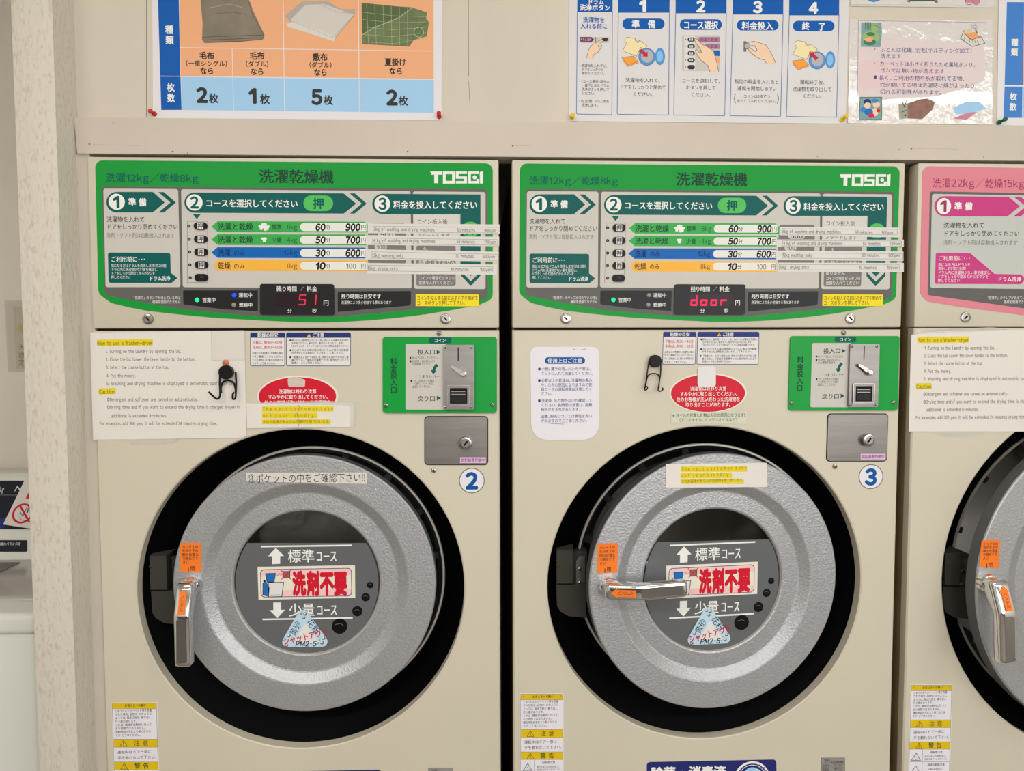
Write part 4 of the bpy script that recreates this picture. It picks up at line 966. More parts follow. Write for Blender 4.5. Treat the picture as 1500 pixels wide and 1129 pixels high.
def handle(d, pivot, px_w=1.0):
    """lever handle hanging straight down from its boss"""
    p = Vector(pivot); b = MB(); x, y, z = p
    b.lathe([(x, z, 0.0125, y-0.0135), (x, z, 0.0150, y-0.0125), (x, z, 0.0165, y-0.009), (x, z, 0.0175, y)], 40, 'chrome', cap0=True)
    prof = [(y-0.010, z+0.0135), (y-0.030, z+0.0135), (y-0.0365, z+0.008), (y-0.0520, z-0.036), (y-0.0520, z-0.118), (y-0.0460, z-0.1235), (y-0.0330, z-0.1235), (y-0.0300, z-0.118), (y-0.0300, z-0.042), (y-0.010, z-0.0135)]
    bm_ = MB(); b.prism_x(prof, x-0.0133, x+0.0133, 'chrome', 0.0054)
    # orange arrow sticker lying on the sloped head
    a = Vector((x, y-0.0368, z+0.0065)); e = Vector((x, y-0.0518, z-0.0340)); v = (a-e).normalized()
    c = Cv(0, p0=e-Vector((0, 0.0004, 0)), U=(1, 0, 0), V=v); L_ = (a-e).length
    c.t = 0.0003
    c.flat([(-0.0056, 0.001), (0.0056, 0.001), (0.0056, L_-0.012), (0.0080, L_-0.012), (0.0, L_-0.001), (-0.0080, L_-0.012), (-0.0056, L_-0.012)], 'orange', 0)
    for k, ch in enumerate('ハンドル'):
        vs, fs, W_ = layout(ch); s = 0.0072; cy = L_-0.0150-0.0066*k
        c.add([c.P(((gx-0.5)*s, cy+(gy-0.38)*s), 2) for gx, gy in vs], fs, 'textdark')
    b.v_off = len(b.v)
    o = len(b.v); b.v += c.v
    for f, fm in zip(c.f, c.fm): b.f.append([i+o for i in f]); b.fm.append(b.mi(c.mats[fm]))
    # duller metal inlay laid flat on the grip
    g = Cv(0, p0=(x, y-0.0521, z-0.078), U=(1, 0, 0), V=(0, 0, 1)); g.flat(round_poly([(-0.008, -0.036), (0.008, -0.036), (0.008, 0.036), (-0.008, 0.036)], 0.004), 'zinc', 0)
    o = len(b.v); b.v += g.v
    for f, fm in zip(g.f, g.fm): b.f.append([i+o for i in f]); b.fm.append(b.mi(g.mats[fm]))
    return b.build('door_handle', d, pivot, label='chrome lever handle with an orange arrow')

def close_sticker(d, org, view, pts, shift=(0, 0, 0), p0=None, U=(1, 0, 0)):
    c = Cv(-0.0056 if p0 is None else 0, p0=p0, U=U, shift=shift); c.view(*view)
    c.base(pts, 'orange', 0.0003, 8)
    (x0, y0), (x1, _), (_, y1), _q = pts
    w, h = x1-x0, y1-y0; fx = lambda a: x0+w*a; fy = lambda a: y0+h*a
    for s, a, e, y in (('ハンドルの', 0.10, 0.86, 0.135), ('矢印を下の', 0.10, 0.86, 0.265), ('閉の位置ま', 0.10, 0.88, 0.40), ('で閉めて下', 0.10, 0.86, 0.535), ('さい', 0.12, 0.42, 0.665)): c.T(s, fx(a), fx(e), fy(y), h*0.115, 'textdark', 0.012)
    c.T('閉', fx(0.48), fx(0.70), fy(0.865), h*0.17, 'textdark', 0.008); c.rect(fx(0.37), fy(0.84), fx(0.41), fy(0.99), 'textdark', 2)
    return c.build('handle_sticker', d, org, label='orange sticker telling to close the handle')

def window_prints(d, org):
    Yf = 0.0083
    c = Cv(Yf); c.view(330, 720, 4.342)
    cx, cz = 519, 578; R = 455
    a0 = math.asin((578-326)/R)
    arc = [(cx+R*math.cos(a), cz-R*math.sin(a)) for a in [a0+(-math.pi-2*a0)*k/48 for k in range(49)]]
    c.flat([tuple(c.w(*q)) for q in arc], 'film', 0)
    c.line([(230, 349), (802, 341)], 10, W, 2); c.line([(240, 812), (807, 802)], 10, W, 2)
    c.poly([(322, 357), (374, 408), (349, 410), (349, 459), (298, 461), (297, 410), (272, 410)], W, 2)
    c.poly([(305, 705), (355, 704), (355, 751), (381, 750), (332, 803), (281, 753), (306, 752)], W, 2)
    c.T('標準', 397, 570, 410, 88, W, 0.014); c.T('ｺｰｽ', 576, 710, 410, 84, W, 0.01); c.T('少量', 404, 570, 752, 88, W, 0.014); c.T('ｺｰｽ', 580, 712, 752, 84, W, 0.01)
    for x, y, r in ((922, 594, 21), (893, 671, 27), (840, 760, 33), (727, 855, 50)):
        c.ell(x, y, r, r, 'filmhole', 2); c.line([(x-r*0.6, y-r*0.2), (x+r*0.1, y-r*0.35), (x+r*0.5, y-r*0.1)], r*0.06, 'textgrey', 3)
    c.build('level_film', d, org, label='dark grey film with white arrows and characters')
    c = Cv(Yf-0.0006); c.view(330, 720, 4.342)
    c.base([(205, 478), (825, 468), (827, 675), (212, 687)], 'cream_sticker', 0.0003)
    c.poly([(222, 494), (804, 484), (806, 664), (226, 672)], 'textnavy', 1, 26); c.poly([(226, 498), (800, 488), (802, 660), (230, 668)], 'pinkgrad', 2, 24); c.poly([(226, 540), (800, 530), (802, 620), (230, 628)], 'cream_sticker', 3)
    for ch, x0, x1 in (('洗', 428, 512), ('剤', 518, 600), ('不', 602, 690), ('要', 690, 776)): c.T(ch, x0, x1, 583, 158, 'red', 0.06, L=5)
    c.poly([(258, 522), (318, 520), (312, 570), (266, 572)], 'iconblue', 4); c.line([(256, 520), (320, 518), (312, 572), (266, 574), (256, 520)], 3.5, 'black', 5)
    c.poly([(275, 577), (372, 575), (360, 666), (276, 668)], 'white', 4); c.line([(275, 577), (372, 575), (360, 666), (276, 668), (275, 577)], 4, 'black', 5)
    c.poly([(240, 580), (262, 576), (280, 610), (276, 664), (240, 655)], 'iconblue', 4); c.line([(240, 580), (262, 576), (280, 610), (276, 664), (240, 655), (240, 580)], 3.5, 'black', 5); c.line([(286, 658), (348, 656)], 5, 'iconblue', 5); c.ell(250, 568, 8, 8, 'black', 5)
    c.rect(366, 506, 412, 548, 'clipbrown', 4); c.line([(352, 498), (418, 556)], 5, 'red', 5); c.line([(420, 496), (358, 556)], 5, 'red', 5); c.line([(366, 506), (412, 506), (412, 548), (366, 548), (366, 506)], 3, 'textdark', 5)
    for k in range(5): c.ell(332+7*k, 532-6*(k % 3), 3, 3, 'red', 5, 10)
    c.build('detergent_sticker', d, org, label='cream and pink sticker with big red characters and a bottle')
    c = Cv(Yf-0.0012); c.view(330, 720, 4.342)
    c.base([(491, 722), (682, 985), (338, 988)], 'paleblue', 0.0003, 34)
    c.poly([(510, 830), (600, 960), (430, 962)], 'white', 1, 10)
    for x, y, r in ((508, 776, 12), (500, 800, 10), (484, 772, 9), (405, 914, 12), (625, 930, 12), (615, 960, 12), (390, 976, 11), (428, 932, 8), (590, 962, 6), (600, 940, 5)): c.ell(x, y, r, r, 'textgrey', 2, 20); c.ell(x-r*0.2, y-r*0.3, r*0.6, r*0.55, 'white', 3, 16)
    c.T('黄砂', 424, 470, 912, 50, 'textdark', 0.0, y1=826); c.T('花粉', 526, 596, 815, 50, 'textdark', 0.0, y1=896); c.T('シャットアウト', 368, 652, 953, 50, 'textred', 0.03, y1=888, L=5); c.T('PM2･5', 444, 580, 967, 44, 'black', 0.02, 0.2, L=5)
    c.build('filter_sticker', d, org, label='pale blue triangular sticker with red slanted writing')

def number_badge(root, s):
    c = Cv(0.0); c.view(360, 475, 3.947)
    c.ebase(1307, 903, 74, None, 'textgrey', 0.0003); c.ell(1307, 903, 69, None, 'lavender', 1, 64); c.T(s, 1268, 1344, 903, 120, 'badge_blue', 0.05)
    return c.build('number_badge', root, label='round white badge with the blue number '+s)

def control_box(root, x0, x1):
    b = MB(); b.box(x0, x1, 0.0, 0.03, 1.4728, 1.7552, 'cream', 0.0028)
    return b.build('control_panel', root)

# ---- machine number 2
M2 = tag(empty('washer_dryer', (0.0359, 0, 0)), 'cream coin washer dryer with green panel and badge number 2, next to the pillar', 'washing machine', 'cream washer dryers with green panels')
X0, X1 = 0.0320, 0.7096
cabinet(M2, X0, X1, 1.7552)
cp = control_box(M2, X0, X1)
fascia_green(cp)
key_lock(216.9, 467.1, cp, turn=2.3); key_lock(652.7, 467.0, cp, turn=2.3)
b = MB(); front_with_hole(b, X0, X1, 0.10, 1.4690, *RC, 0.0, 0.019, 'cream'); b.build('front_panel', M2)
b = MB(); b.box(X0+0.01, X1-0.01, 0.03, 0.06, 0.0, 0.10, 'dark'); b.build('plinth', M2)
bowl(M2, RC, TC, 0.2285)
latch_block(M2, (D, 0, 0))
dr, dorg = door(M2, DC, DC[0]+DC[2])
window_prints(dr, dorg)
close_sticker(dr, dorg, (200, 620, 2.972), [(190, 520), (282, 519), (282, 648), (190, 648)])
PIV = (0.1866, -0.0052, 1.0385)
hd = handle(dr, PIV)
coin_unit(M2); guide_stickers(M2); ov = red_oval(M2); wl = warning_label(M2); bottom_stickers(M2)

# ---- machine number 3: the same machine, one place further on
M3 = M2.copy(); COL.objects.link(M3); M3.location = M2.location+Vector((D, 0, 0)); WORG[M3.name] = Vector(M2.location)
M3['label'] = 'cream coin washer dryer with green panel and badge number 3, its door ajar'
for ch in list(M2.children): dup_tree(ch, M3)
def child(o, nm): return [q for q in o.children if q.name.split('.')[0] == nm][0]
cp3 = child(M3, 'control_panel'); dr3 = child(M3, 'door'); ov3 = child(M3, 'request_sticker')
AJ = math.radians(5.5)
dr3.rotation_euler = (0, 0, AJ)
child(dr3, 'door_handle').rotation_euler = (0, math.radians(-92), 0)
number_badge(M2, '2')
bd = number_badge(M3, '3')
lamp(120+705/4.18, 220+916/4.18, 'lamp_green', cp); lamp(120+932/4.18, 220+887/4.18, 'lamp_blue', cp); lamp(120+930/4.18, 220+947/4.18, 'lamp_off', cp)
lamp(120+705/4.18, 220+916/4.18, 'lamp_green', cp3); lamp(120+932/4.18, 220+887/4.18, 'lamp_off', cp3); lamp(120+930/4.18, 220+947/4.18, 'lamp_off', cp3)
digits(cp, [('5', 438, 446.5, 432, 446), ('1', 453, 462, 432, 446)], 'digit_dim', 1.9)
sh3 = (D, 0, 0)
digits(cp3, [('d', 1012.5, 1020, 433, 446.5), ('o', 1027, 1034.5, 433, 446.5), ('o', 1041.5, 1049, 433, 446.5), ('r', 1056, 1063, 433, 446.5)], 'digit_bright', 2.6, sh3)

# what is stuck on each of them
e = at(435.2, 551)-(at(1037.4, 547)-Vector((D, 0, 0))); ov.location = ov.location+Vector((e.x, 0, e.z))
c = Cv(-0.0005); c.view(360, 475, 3.947); c.base([(242, 312), (300, 305), (344, 320), (342, 362), (246, 360)], 'residue', 0.0003, 10); c.build('adhesive_residue', M2, label='pale patch of old glue on the red oval')
c = Cv(-0.0005, shift=sh3); c.view(760, 475, 4.167); c.rbase(1090, 256, 1201, 381, 'white', 0.0016, 18); c.build('adhesive_pad', M3, label='white square pad stuck over the red oval')
c = Cv(-0.0005, shift=sh3); c.view(760, 475, 4.167); c.base([(930, 532), (1388, 538), (1387, 607), (928, 601)], 'palegreen', 0.0003)
c.T('※オイルの付着した物は火災の原因になります!', 938, 1380, 555, 27, K, 0.0); c.T('(アロマオイル、エンジンオイルなど)', 980, 1332, 583, 25, K, 0.0); c.build('oil_sticker', M3, label='pale green strip with two lines of small writing')
c = Cv(0.0, shift=sh3); c.view(760, 475, 4.167)
c.base([(70, 137), (490, 137), (490, 705), (76, 705)], 'lavender', 0.0012, [42, 42, 95, 95]); c.rect(158, 200, 404, 241, 'badge_blue', 1, 20); c.T('使用上のご注意', 176, 386, 221, 32, W, 0.016)
for s, x0, x1, y in (('●小物、薄手の物、ハンカチ等は、', 115, 442, 272), ('ネットに入れて洗濯してください。', 135, 455, 299), ('●必要以上の乾燥は、洗濯物の傷み', 115, 447, 342), ('やいたみの原因になりますので乾', 135, 447, 369), ('燥コースの運転時間は注意してく', 135, 447, 396), ('ださい。', 135, 208, 422), ('●洗濯後、忘れ物がないか確認して', 115, 447, 465), ('ください。長時間の放置は、盗難', 135, 447, 492), ('紛失のおそれがあります。', 135, 378, 519), ('盗難、紛失については責任を負い', 135, 447, 560), ('かねますのでご了承ください。', 135, 420, 588)): c.T(s, x0, x1, y, 24, 'textnavy', 0.004)
c.line([(330, 152), (345, 150)], 3, 'textgrey', 2); c.line([(372, 158), (410, 149)], 2.5, 'textgrey', 2); c.line([(190, 604), (275, 608)], 2.5, 'textgrey', 2)
c.build('usage_sticker', M3, label='white rounded plate with navy writing')
c = Cv(-0.0056); c.view(360, 475, 3.947); c.base([(2, 858), (703, 856), (701, 922), (2, 907)], 'offwhite', 0.0004, 4)
c.T('㊟ポケットの中をご確認下さい!!', 10, 694, 891, 56, K, 0.002); c.build('pocket_sticker', dr, dorg, label='long white label tape with black writing')
# ---- machine number 4: a larger one in pink, mostly outside the picture
M4 = tag(empty('washer_dryer', (1.4345, 0, 0)), 'larger cream washer dryer with pink panel, cut off by the right edge', 'washing machine')
A0, A1 = 1.4325, 2.2325
RC4 = (1.8310, 1.0267, 0.3355); TC4 = (1.8310, 1.0290); DC4 = (1.8275, 1.0290)
cabinet(M4, A0, A1, 1.7560)
cp4 = control_box(M4, A0, A1)
c = Cv(-0.0002); c.view(1310, 220, 4.18)
p2w = lambda u: 1310+u/4.18
c.base([(172, 97), (3060, 150), (3060, 860), (2500, 985), (1700, 1064), (1200, 1064), (794, 1010), (400, 957), (200, 925), (157, 880)], 'pinkfascia', 0.0004, r=[46, 46, 60, 0, 0, 0, 0, 0, 40, 60])
c.poly([(217, 252), (3000, 300), (3000, 850), (2500, 940), (1700, 1010), (1200, 1014), (794, 968), (203, 886)], 'fascia_grey', 1, [14, 14, 30, 0, 0, 0, 0, 14])
c.poly([(230, 267), (900, 278), (900, 850), (219, 842)], 'panel_cool', 2, 14)
c.poly([(920, 278), (2940, 310), (2940, 860), (920, 850)], 'panel_cool', 2, 14)
c.T('洗濯22kg/乾燥15kg', 232, 798, 200, 62, 'textplum', 0.006); c.T('洗濯乾燥機', 1400, 1860, 220, 90, 'textplum', 0.02)
arc = [(306+62*math.cos(a), 343-62*math.sin(a)) for a in [math.pi/2+math.pi*k/12 for k in range(13)]]
c.poly(arc+[(692, 405), (768, 343), (698, 285)], 'magenta', 3); c.poly([(730, 285), (772, 285), (846, 345), (772, 405), (728, 405), (806, 345)], 'magenta', 3)
c.ell(302, 343, 44, 48, 'textwhite', 4); c.T('1', 276, 324, 342, 90, 'textplum', 0.03, L=5); c.T('準', 366, 414, 343, 52, 'textwhite', 0.03); c.T('備', 430, 478, 343, 52, 'textwhite', 0.03)
c.T('洗濯物を入れて', 300, 552, 459, 37, K, 0.01); c.T('ドアをしっかり閉めてください', 298, 766, 508, 37, K, 0.01); c.T('洗剤・ソフト剤は自動投入されます', 298, 755, 565, 34, 'textgrey', 0.004)
c.poly([(253, 628), (464, 630), (612, 757), (775, 760), (800, 788), (775, 820), (246, 818)], 'magenta', 3, [10, 20, 10, 6, 0, 6, 10])
c.T('ご利用前に･･･', 268, 466, 661, 31, 'textwhite', 0.006)
for s, x0, x1, y in (('気になる方はドラムを', 266, 466, 700), ('洗浄します(約2分間)', 266, 438, 724), ('ドラム内に洗濯物がない事を確認し、', 265, 598, 749), ('ドアをしっかり閉めてからボタンを', 265, 575, 773), ('押してください', 265, 402, 797)): c.T(s, x0, x1, y, 24, 'textwhite', 0.002)
c.T('ドラム洗浄', 630, 777, 789, 32, 'textwhite', 0.02)
c.T('「営業中」のランプが消えている時は', 560, 850, 903, 22, 'textwhite'); c.T('機械を使用できません', 668, 845, 928, 22, 'textwhite')
c.build('operation_sticker', cp4, label='pink and grey printed operation panel')
key_lock(1310+435/4.18, 220+1022/4.18, cp4, turn=0.7)
b = MB(); front_with_hole(b, A0, A1, 0.10, 1.4715, *RC4, 0.0, 0.019, 'cream'); b.build('front_panel', M4)
b = MB(); b.box(A0+0.01, A1-0.01, 0.03, 0.06, 0.0, 0.10, 'dark'); b.build('plinth', M4)
bowl(M4, RC4, TC4, 0.2860)
q4 = at(1330+145/2.894, 620+690/2.894, 0.012); q3 = at(790+88/3.527, 640+760/3.527, 0.012)
latch_block(M4, (q3.x-q4.x-0.004, 0, q3.z-q4.z), off=(0, 0))
XL4 = at(1430, 841, -0.0565).x; R4 = 0.2745; HX4 = XL4+2*R4*math.cos(math.radians(5.5))-0.0018
dr4, dorg4 = door(M4, (HX4-R4, DC4[1], R4), HX4)
AJ4 = math.radians(5.5)
dr4.rotation_euler = (0, 0, AJ4)
wl4 = dup_tree(wl, M4, wl.location+(Vector((0, 0, 0)))); o4 = at(1334.5, 1003.5)-(at(762.4, 1016.7)-Vector((D, 0, 0)))
wl4.location = wl.location+M2.location+o4-M4.location

# ---- the two ajar doors: points on their turned faces
def turned(orgxy, ang, Yface):
    o = Vector(orgxy); n = Vector((math.sin(ang), -math.cos(ang), 0)); off = (Yface-o.y)
    return o+n*(-off), Vector((math.cos(ang), math.sin(ang), 0))
def unturn(cv, org, ang, extra=(0, 0, 0)):
    """bring geometry measured on the turned face back to the closed position, so that it turns with its door"""
    R_ = Matrix.Rotation(-ang, 3, 'Z'); o = Vector(org)
    cv.v = [R_ @ (v-o)+o-Vector(extra) for v in cv.v]
def door_canvas(org, ang, Yf):
    p0, U = turned(org, ang, Yf); return Cv(0, p0=p0, U=U)
# number 4's orange sticker and handle
c = door_canvas(dorg4, AJ4, -0.0056); c.view(1330, 620, 2.894)
c.base([(312, 495), (390, 494), (384, 614), (302, 610)], 'orange', 0.0003, 7)
for s, x0, x1, y in (('ハンドルの', 320, 382, 512), ('矢印を下の', 319, 380, 526), ('閉の位置ま', 318, 380, 541), ('で閉めて下', 316, 378, 556), ('さい', 316, 341, 573)): c.T(s, x0, x1, y, 14, K, 0.012)
c.T('閉', 341, 360, 599, 21, K, 0.006); c.rect(331, 594, 335, 613, K, 2)
unturn(c, dorg4, AJ4); c.build('handle_sticker', dr4, dorg4, label='orange sticker telling to close the handle')
c = door_canvas(dorg4, AJ4, -0.0052); c.view(1330, 620, 2.894); uv = c.w(330, 672); pv = c.p0+c.U*uv.x+c.V*uv.y
t = MB(); t.v = [pv]; unturn(t, dorg4, AJ4)
pv4 = t.v[0]
h4 = dup_tree(hd, dr4, None); h4.location = pv4-Vector(dorg4); h4.rotation_euler = (0, math.radians(-3), 0); h4.scale = (1.12, 1.0, 1.0)

# ------------------------------------------------------------------ paper strips, notices and hooks on the machines
def english_strip(view, quad, base_t, parts, label, Y=-0.0008, tape=True):
    c = Cv(Y); c.view(*view); c.base(quad, 'paper2', 0.0003)
    (x0, y0), (x1, y1), (x2, y2), (x3, y3) = quad
    sl = (y1-y0)/(x1-x0)
    for s, a, e, y, sz in parts: c.T(s, a, e, y, sz, 'textink', 0.0, y1=y+sl*(e-a))
    fx0, fx1, fy0, fy1 = base_t
    c.line([(fx0, fy0+sl*(fx0-fx0)), (fx1, fy0+sl*(fx1-fx0)), (fx1, fy1+sl*(fx1-fx0)), (fx0, fy1), (fx0, fy0)], 1.6, 'textgrey', 2)
    o = c.build('price_strip')
    return tag(o, label, 'paper strip', 'price strips taped across the green panels')
vB = (420, 220, 4.182); vC = (1030, 220, 4.181)
f = 'paper strip for '
english_strip(vB, [(497, 448), (1305, 455), (1304, 512), (496, 508)], (530, 1296, 466, 500), [('8kg of washing and drying machines', 534, 906, 483, 27), ('60 minutes', 1042, 1155, 489, 27), ('900yen', 1210, 1284, 491, 27)], 'top paper strip reading 900yen on the panel of machine number 2')
english_strip(vB, [(488, 520), (1302, 530), (1301, 588), (487, 580)], (527, 1292, 538, 572), [('4 kg of washing and drying machines', 531, 911, 553, 27), ('50 minutes', 1040, 1153, 559, 27), ('700yen', 1208, 1282, 561, 27)], 'second paper strip reading 700yen on the panel of machine number 2')
english_strip(vB, [(482, 606), (1298, 622), (1296, 682), (482, 668)], (522, 1294, 622, 660), [('12kg washing only', 524, 716, 643, 27), ('30 minutes', 1034, 1147, 648, 27), ('600yen', 1200, 1275, 650, 27)], 'third paper strip reading 600yen on the panel of machine number 2')
english_strip(vB, [(490, 690), (1288, 700), (1286, 762), (490, 756)], (492, 1262, 704, 738), [('10kg  drying only', 495, 682, 722, 27), ('10 minutes', 1004, 1116, 728, 27), ('100yen', 1183, 1254, 730, 27)], 'lowest paper strip reading 100yen on the panel of machine number 2')
english_strip(vC, [(468, 470), (1200, 474), (1212, 534), (466, 520)], (482, 1188, 481, 514), [('8kg of washing and drying machines', 485, 843, 497, 27), ('60 minutes', 928, 1038, 501, 27), ('900yen', 1092, 1162, 503, 27)], 'top paper strip reading 900yen on the panel of machine number 3')
english_strip(vC, [(450, 546), (1228, 548), (1228, 592), (450, 590)], (486, 1214, 554, 586), [('4 kg of washing and drying machines', 490, 854, 570, 27), ('50 minutes', 976, 1086, 572, 27), ('700yen', 1140, 1209, 572, 27)], 'second paper strip reading 700yen on the panel of machine number 3')
english_strip(vC, [(448, 614), (1226, 620), (1226, 678), (446, 672)], (484, 1222, 628, 660), [('12kg washing only', 486, 668, 641, 27), ('30 minutes', 970, 1080, 643, 27), ('600yen', 1134, 1204, 643, 27)], 'third paper strip reading 600yen on the panel of machine number 3')
english_strip(vC, [(460, 688), (1228, 690), (1228, 746), (460, 744)], (466, 1202, 700, 732), [('10kg  drying only', 466, 648, 716, 27), ('10 minutes', 952, 1062, 718, 27), ('100yen', 1126, 1196, 718, 27)], 'lowest paper strip reading 100yen on the panel of machine number 3')

HOW = [('1. Turning on the laundry by opening the lid.', 142, 668, 187), ('2. Close the lid. Lower the lever handle to the bottom.', 143, 772, 242), ('3. Select the course button at the top.', 145, 583, 299), ('4. Put the money.', 148, 352, 357), ('5. Washing and drying machine is displayed is automatic operation time.', 148, 1062, 411), ('◎Detergent and softener are turned on automatically.', 153, 785, 523), ('◎Drying time and if you want to extend the drying time is charged 100yen in', 153, 1076, 576), ('additional is extended 8-minutes.', 182, 571, 636), ('For example, add 300 yen, it will be extended 24 minutes drying time.', 100, 921, 690)]
c = Cv(-0.0009); c.view(125, 475, 4.762)
c.base([(33, 57), (1110, 42), (1125, 790), (55, 805)], 'paper', 0.0004, [0, 0, 34, 0])
c.poly([(82, 107), (471, 103), (471, 147), (84, 150)], 'highlight', 1); c.poly([(93, 446), (212, 443), (213, 486), (95, 490)], 'highlight', 1)
c.T('How to use a Washer-dryer', 83, 471, 131, 36, 'textolive', 0.010, y1=129); c.T('Caution', 96, 210, 470, 36, 'textolive', 0.010)
for s, x0, x1, y in HOW: c.T(s, x0, x1, y+1, 31, 'textink', 0.0, y1=y)
c.poly([(880, 48), (1112, 44), (1114, 248), (882, 250)], 'offwhite', 1); c.line([(880, 48), (882, 250), (1114, 248)], 2, 'sheet_shade', 2)
c.poly([(270, 802), (660, 796), (630, 818), (560, 832), (330, 834)], 'tape', 0)
tag(c.build('paper_notice'), 'white how-to sheet with yellow marked headings on machine number 2', 'notice', 'how-to sheets in English')
c = Cv(-0.0009); c.view(1100, 475, 3.75)
c.base([(880, 62), (920, 40), (1696, 26), (1690, 588), (866, 588)], 'paper', 0.0004)
c.poly([(880, 56), (960, 30), (1200, 22), (1320, 14), (1420, 28), (1200, 42), (1000, 48)], 'tape', 1); c.line([(880, 58), (960, 40), (1100, 26), (1230, 20), (1320, 24)], 2, 'sheet_shade', 2)
c.poly([(913, 68), (1196, 66), (1196, 100), (914, 103)], 'highlight', 1); c.poly([(906, 324), (991, 322), (992, 354), (906, 356)], 'highlight', 1)
c.T('How to use a Washer-dryer', 914, 1197, 86, 28, 'textolive', 0.010); c.T('Caution', 907, 991, 341, 28, 'textolive', 0.010)
for (s, _, _, _), (x0, x1, y) in zip(HOW, ((952, 1337, 129), (950, 1410, 172), (949, 1271, 214), (949, 1099, 257), (947, 1622, 299), (946, 1410, 383), (946, 1628, 425), (963, 1250, 468), (904, 1515, 511))): c.T(s, x0, x1, y, 24, 'textink', 0.0)
c.poly([(1005, 588), (1300, 588), (1270, 602), (1220, 614), (1060, 616)], 'tape', 0)
tag(c.build('paper_notice'), 'white how-to sheet with yellow marked headings on the pink panelled machine', 'notice', 'how-to sheets in English')

def next_strip(c, X, mt='paper'):
    rows = X
    for (hx0, hx1, y, hh, s, tx0, tx1, sz) in rows:
        c.rect(hx0, y-hh, hx1, y+hh, 'highlight', 1); c.T(s, tx0, tx1, y, sz, 'textolive', 0.0)
c = Cv(-0.0009); c.view(360, 475, 3.947)
c.base([(4, 456), (622, 452), (628, 592), (8, 601)], 'paper', 0.0004); c.poly([(8, 455), (440, 440), (640, 450), (632, 596), (600, 598), (600, 470)], 'tape', 1)
next_strip(c, [(95, 507, 489, 15, 'T h e  n e x t  c u s t o m e r  t a k e', 98, 505, 27), (95, 413, 526, 15, 'o u t  y o u r  l a u n d r y .', 98, 406, 27), (95, 490, 563, 14, '次のお客様があなたの洗濯物を取り出します。', 97, 492, 22)])
c.line([(300, 455), (312, 480), (296, 520), (310, 560), (306, 590)], 2, 'textgrey', 5)
tag(c.build('paper_strip'), 'paper strip with three yellow marked lines overlapping the red oval of machine number 2', 'paper strip', 'next customer strips')
org3 = Vector(dorg)+Vector((D, 0, 0))
c = door_canvas(org3, AJ, -0.0062); c.view(760, 475, 4.167)
c.base([(898, 852), (1512, 845), (1516, 992), (896, 996)], 'paper', 0.0004)
next_strip(c, [(988, 1392, 883, 16, 'T h e  n e x t  c u s t o m e r  t a k e', 990, 1390, 27), (988, 1300, 921, 16, 'o u t  y o u r  l a u n d r y .', 990, 1292, 27), (988, 1372, 958, 15, '次のお客様があなたの洗濯物を取り出します。', 990, 1374, 22)])
tag(c.build('paper_strip'), 'paper strip with three yellow marked lines on the round door of machine number 3', 'paper strip', 'next customer strips')

def wire_hook(label, view, disc, legs, r, bead=None, Y=-0.0015):
    x0, y0, k = view
    P = lambda u, v, Y: at(x0+u/k, y0+v/k, Y)
    ctr = P(disc[0], disc[1], Y)
    o = empty('wire_hook', (ctr.x, Y, ctr.z))
    rr = disc[2]/k*0.001165
    b = MB(); b.lathe([(ctr.x, ctr.z, rr*0.9, Y-0.010), (ctr.x, ctr.z, rr, Y-0.009), (ctr.x, ctr.z, rr, Y)], 40, 'hook_black', cap0=True); b.build('magnet', o)
    for path in legs:
        pts = []
        for (u, v, h) in path: p = P(u, v, Y-h); pts.append(p)
        # smooth the bends
        sm = []
        for i in range(len(pts)-1):
            a, b_ = pts[max(i-1, 0)], pts[i]; c_, d_ = pts[i+1], pts[min(i+2, len(pts)-1)]
            for t in (0, .25, .5, .75): sm.append(0.5*((2*b_)+(c_-a)*t+(2*a-5*b_+4*c_-d_)*t*t+(3*b_-a-3*c_+d_)*t**3))
        sm.append(pts[-1])
        w = MB(); w.tube(sm, r, 'hook_black', 10); w.build('wire', o)
    if bead:
        q = P(bead[0], bead[1], Y); b = MB(); b.lathe([(q.x, q.z, 0.002, Y-0.004), (q.x, q.z, 0.0050, Y-0.003), (q.x, q.z, 0.0054, Y)], 24, 'copper', cap0=True); b.build('bead', o, label='copper coloured bead')
    return tag(o, label, 'hook')
wire_hook('black magnetic wire hook with a copper bead on the how-to sheet', (125, 475, 4.762), (990, 333, 48), [[(940, 335, .006), (938, 400, .006), (940, 470, .008), (936, 508, .012), (918, 520, .016), (890, 500, .019), (860, 470, .022)], [(948, 480, .008), (946, 440, .006), (962, 402, .005), (996, 390, .005), (1030, 404, .005), (1046, 440, .006), (1048, 480, .008)], [(1048, 330, .006), (1052, 400, .006), (1050, 470, .008), (1046, 515, .011), (1030, 520, .014), (1028, 490, .017), (1036, 476, .019)]], 0.0016, (980, 268), Y=-0.0016)
wire_hook('black magnetic wire hook beside the small blue header stickers of machine number 3', (760, 475, 4.167), (828, 224, 38), [[(794, 228, .005), (786, 280, .005), (776, 350, .006), (768, 396, .009), (780, 398, .013), (786, 384, .016), (776, 376, .018)], [(774, 388, .006), (782, 330, .005), (800, 304, .005), (840, 302, .005), (858, 324, .005), (854, 390, .006)], [(866, 226, .005), (866, 290, .005), (858, 350, .006), (850, 400, .009), (864, 408, .013), (880, 396, .016), (874, 386, .018)]], 0.0011)

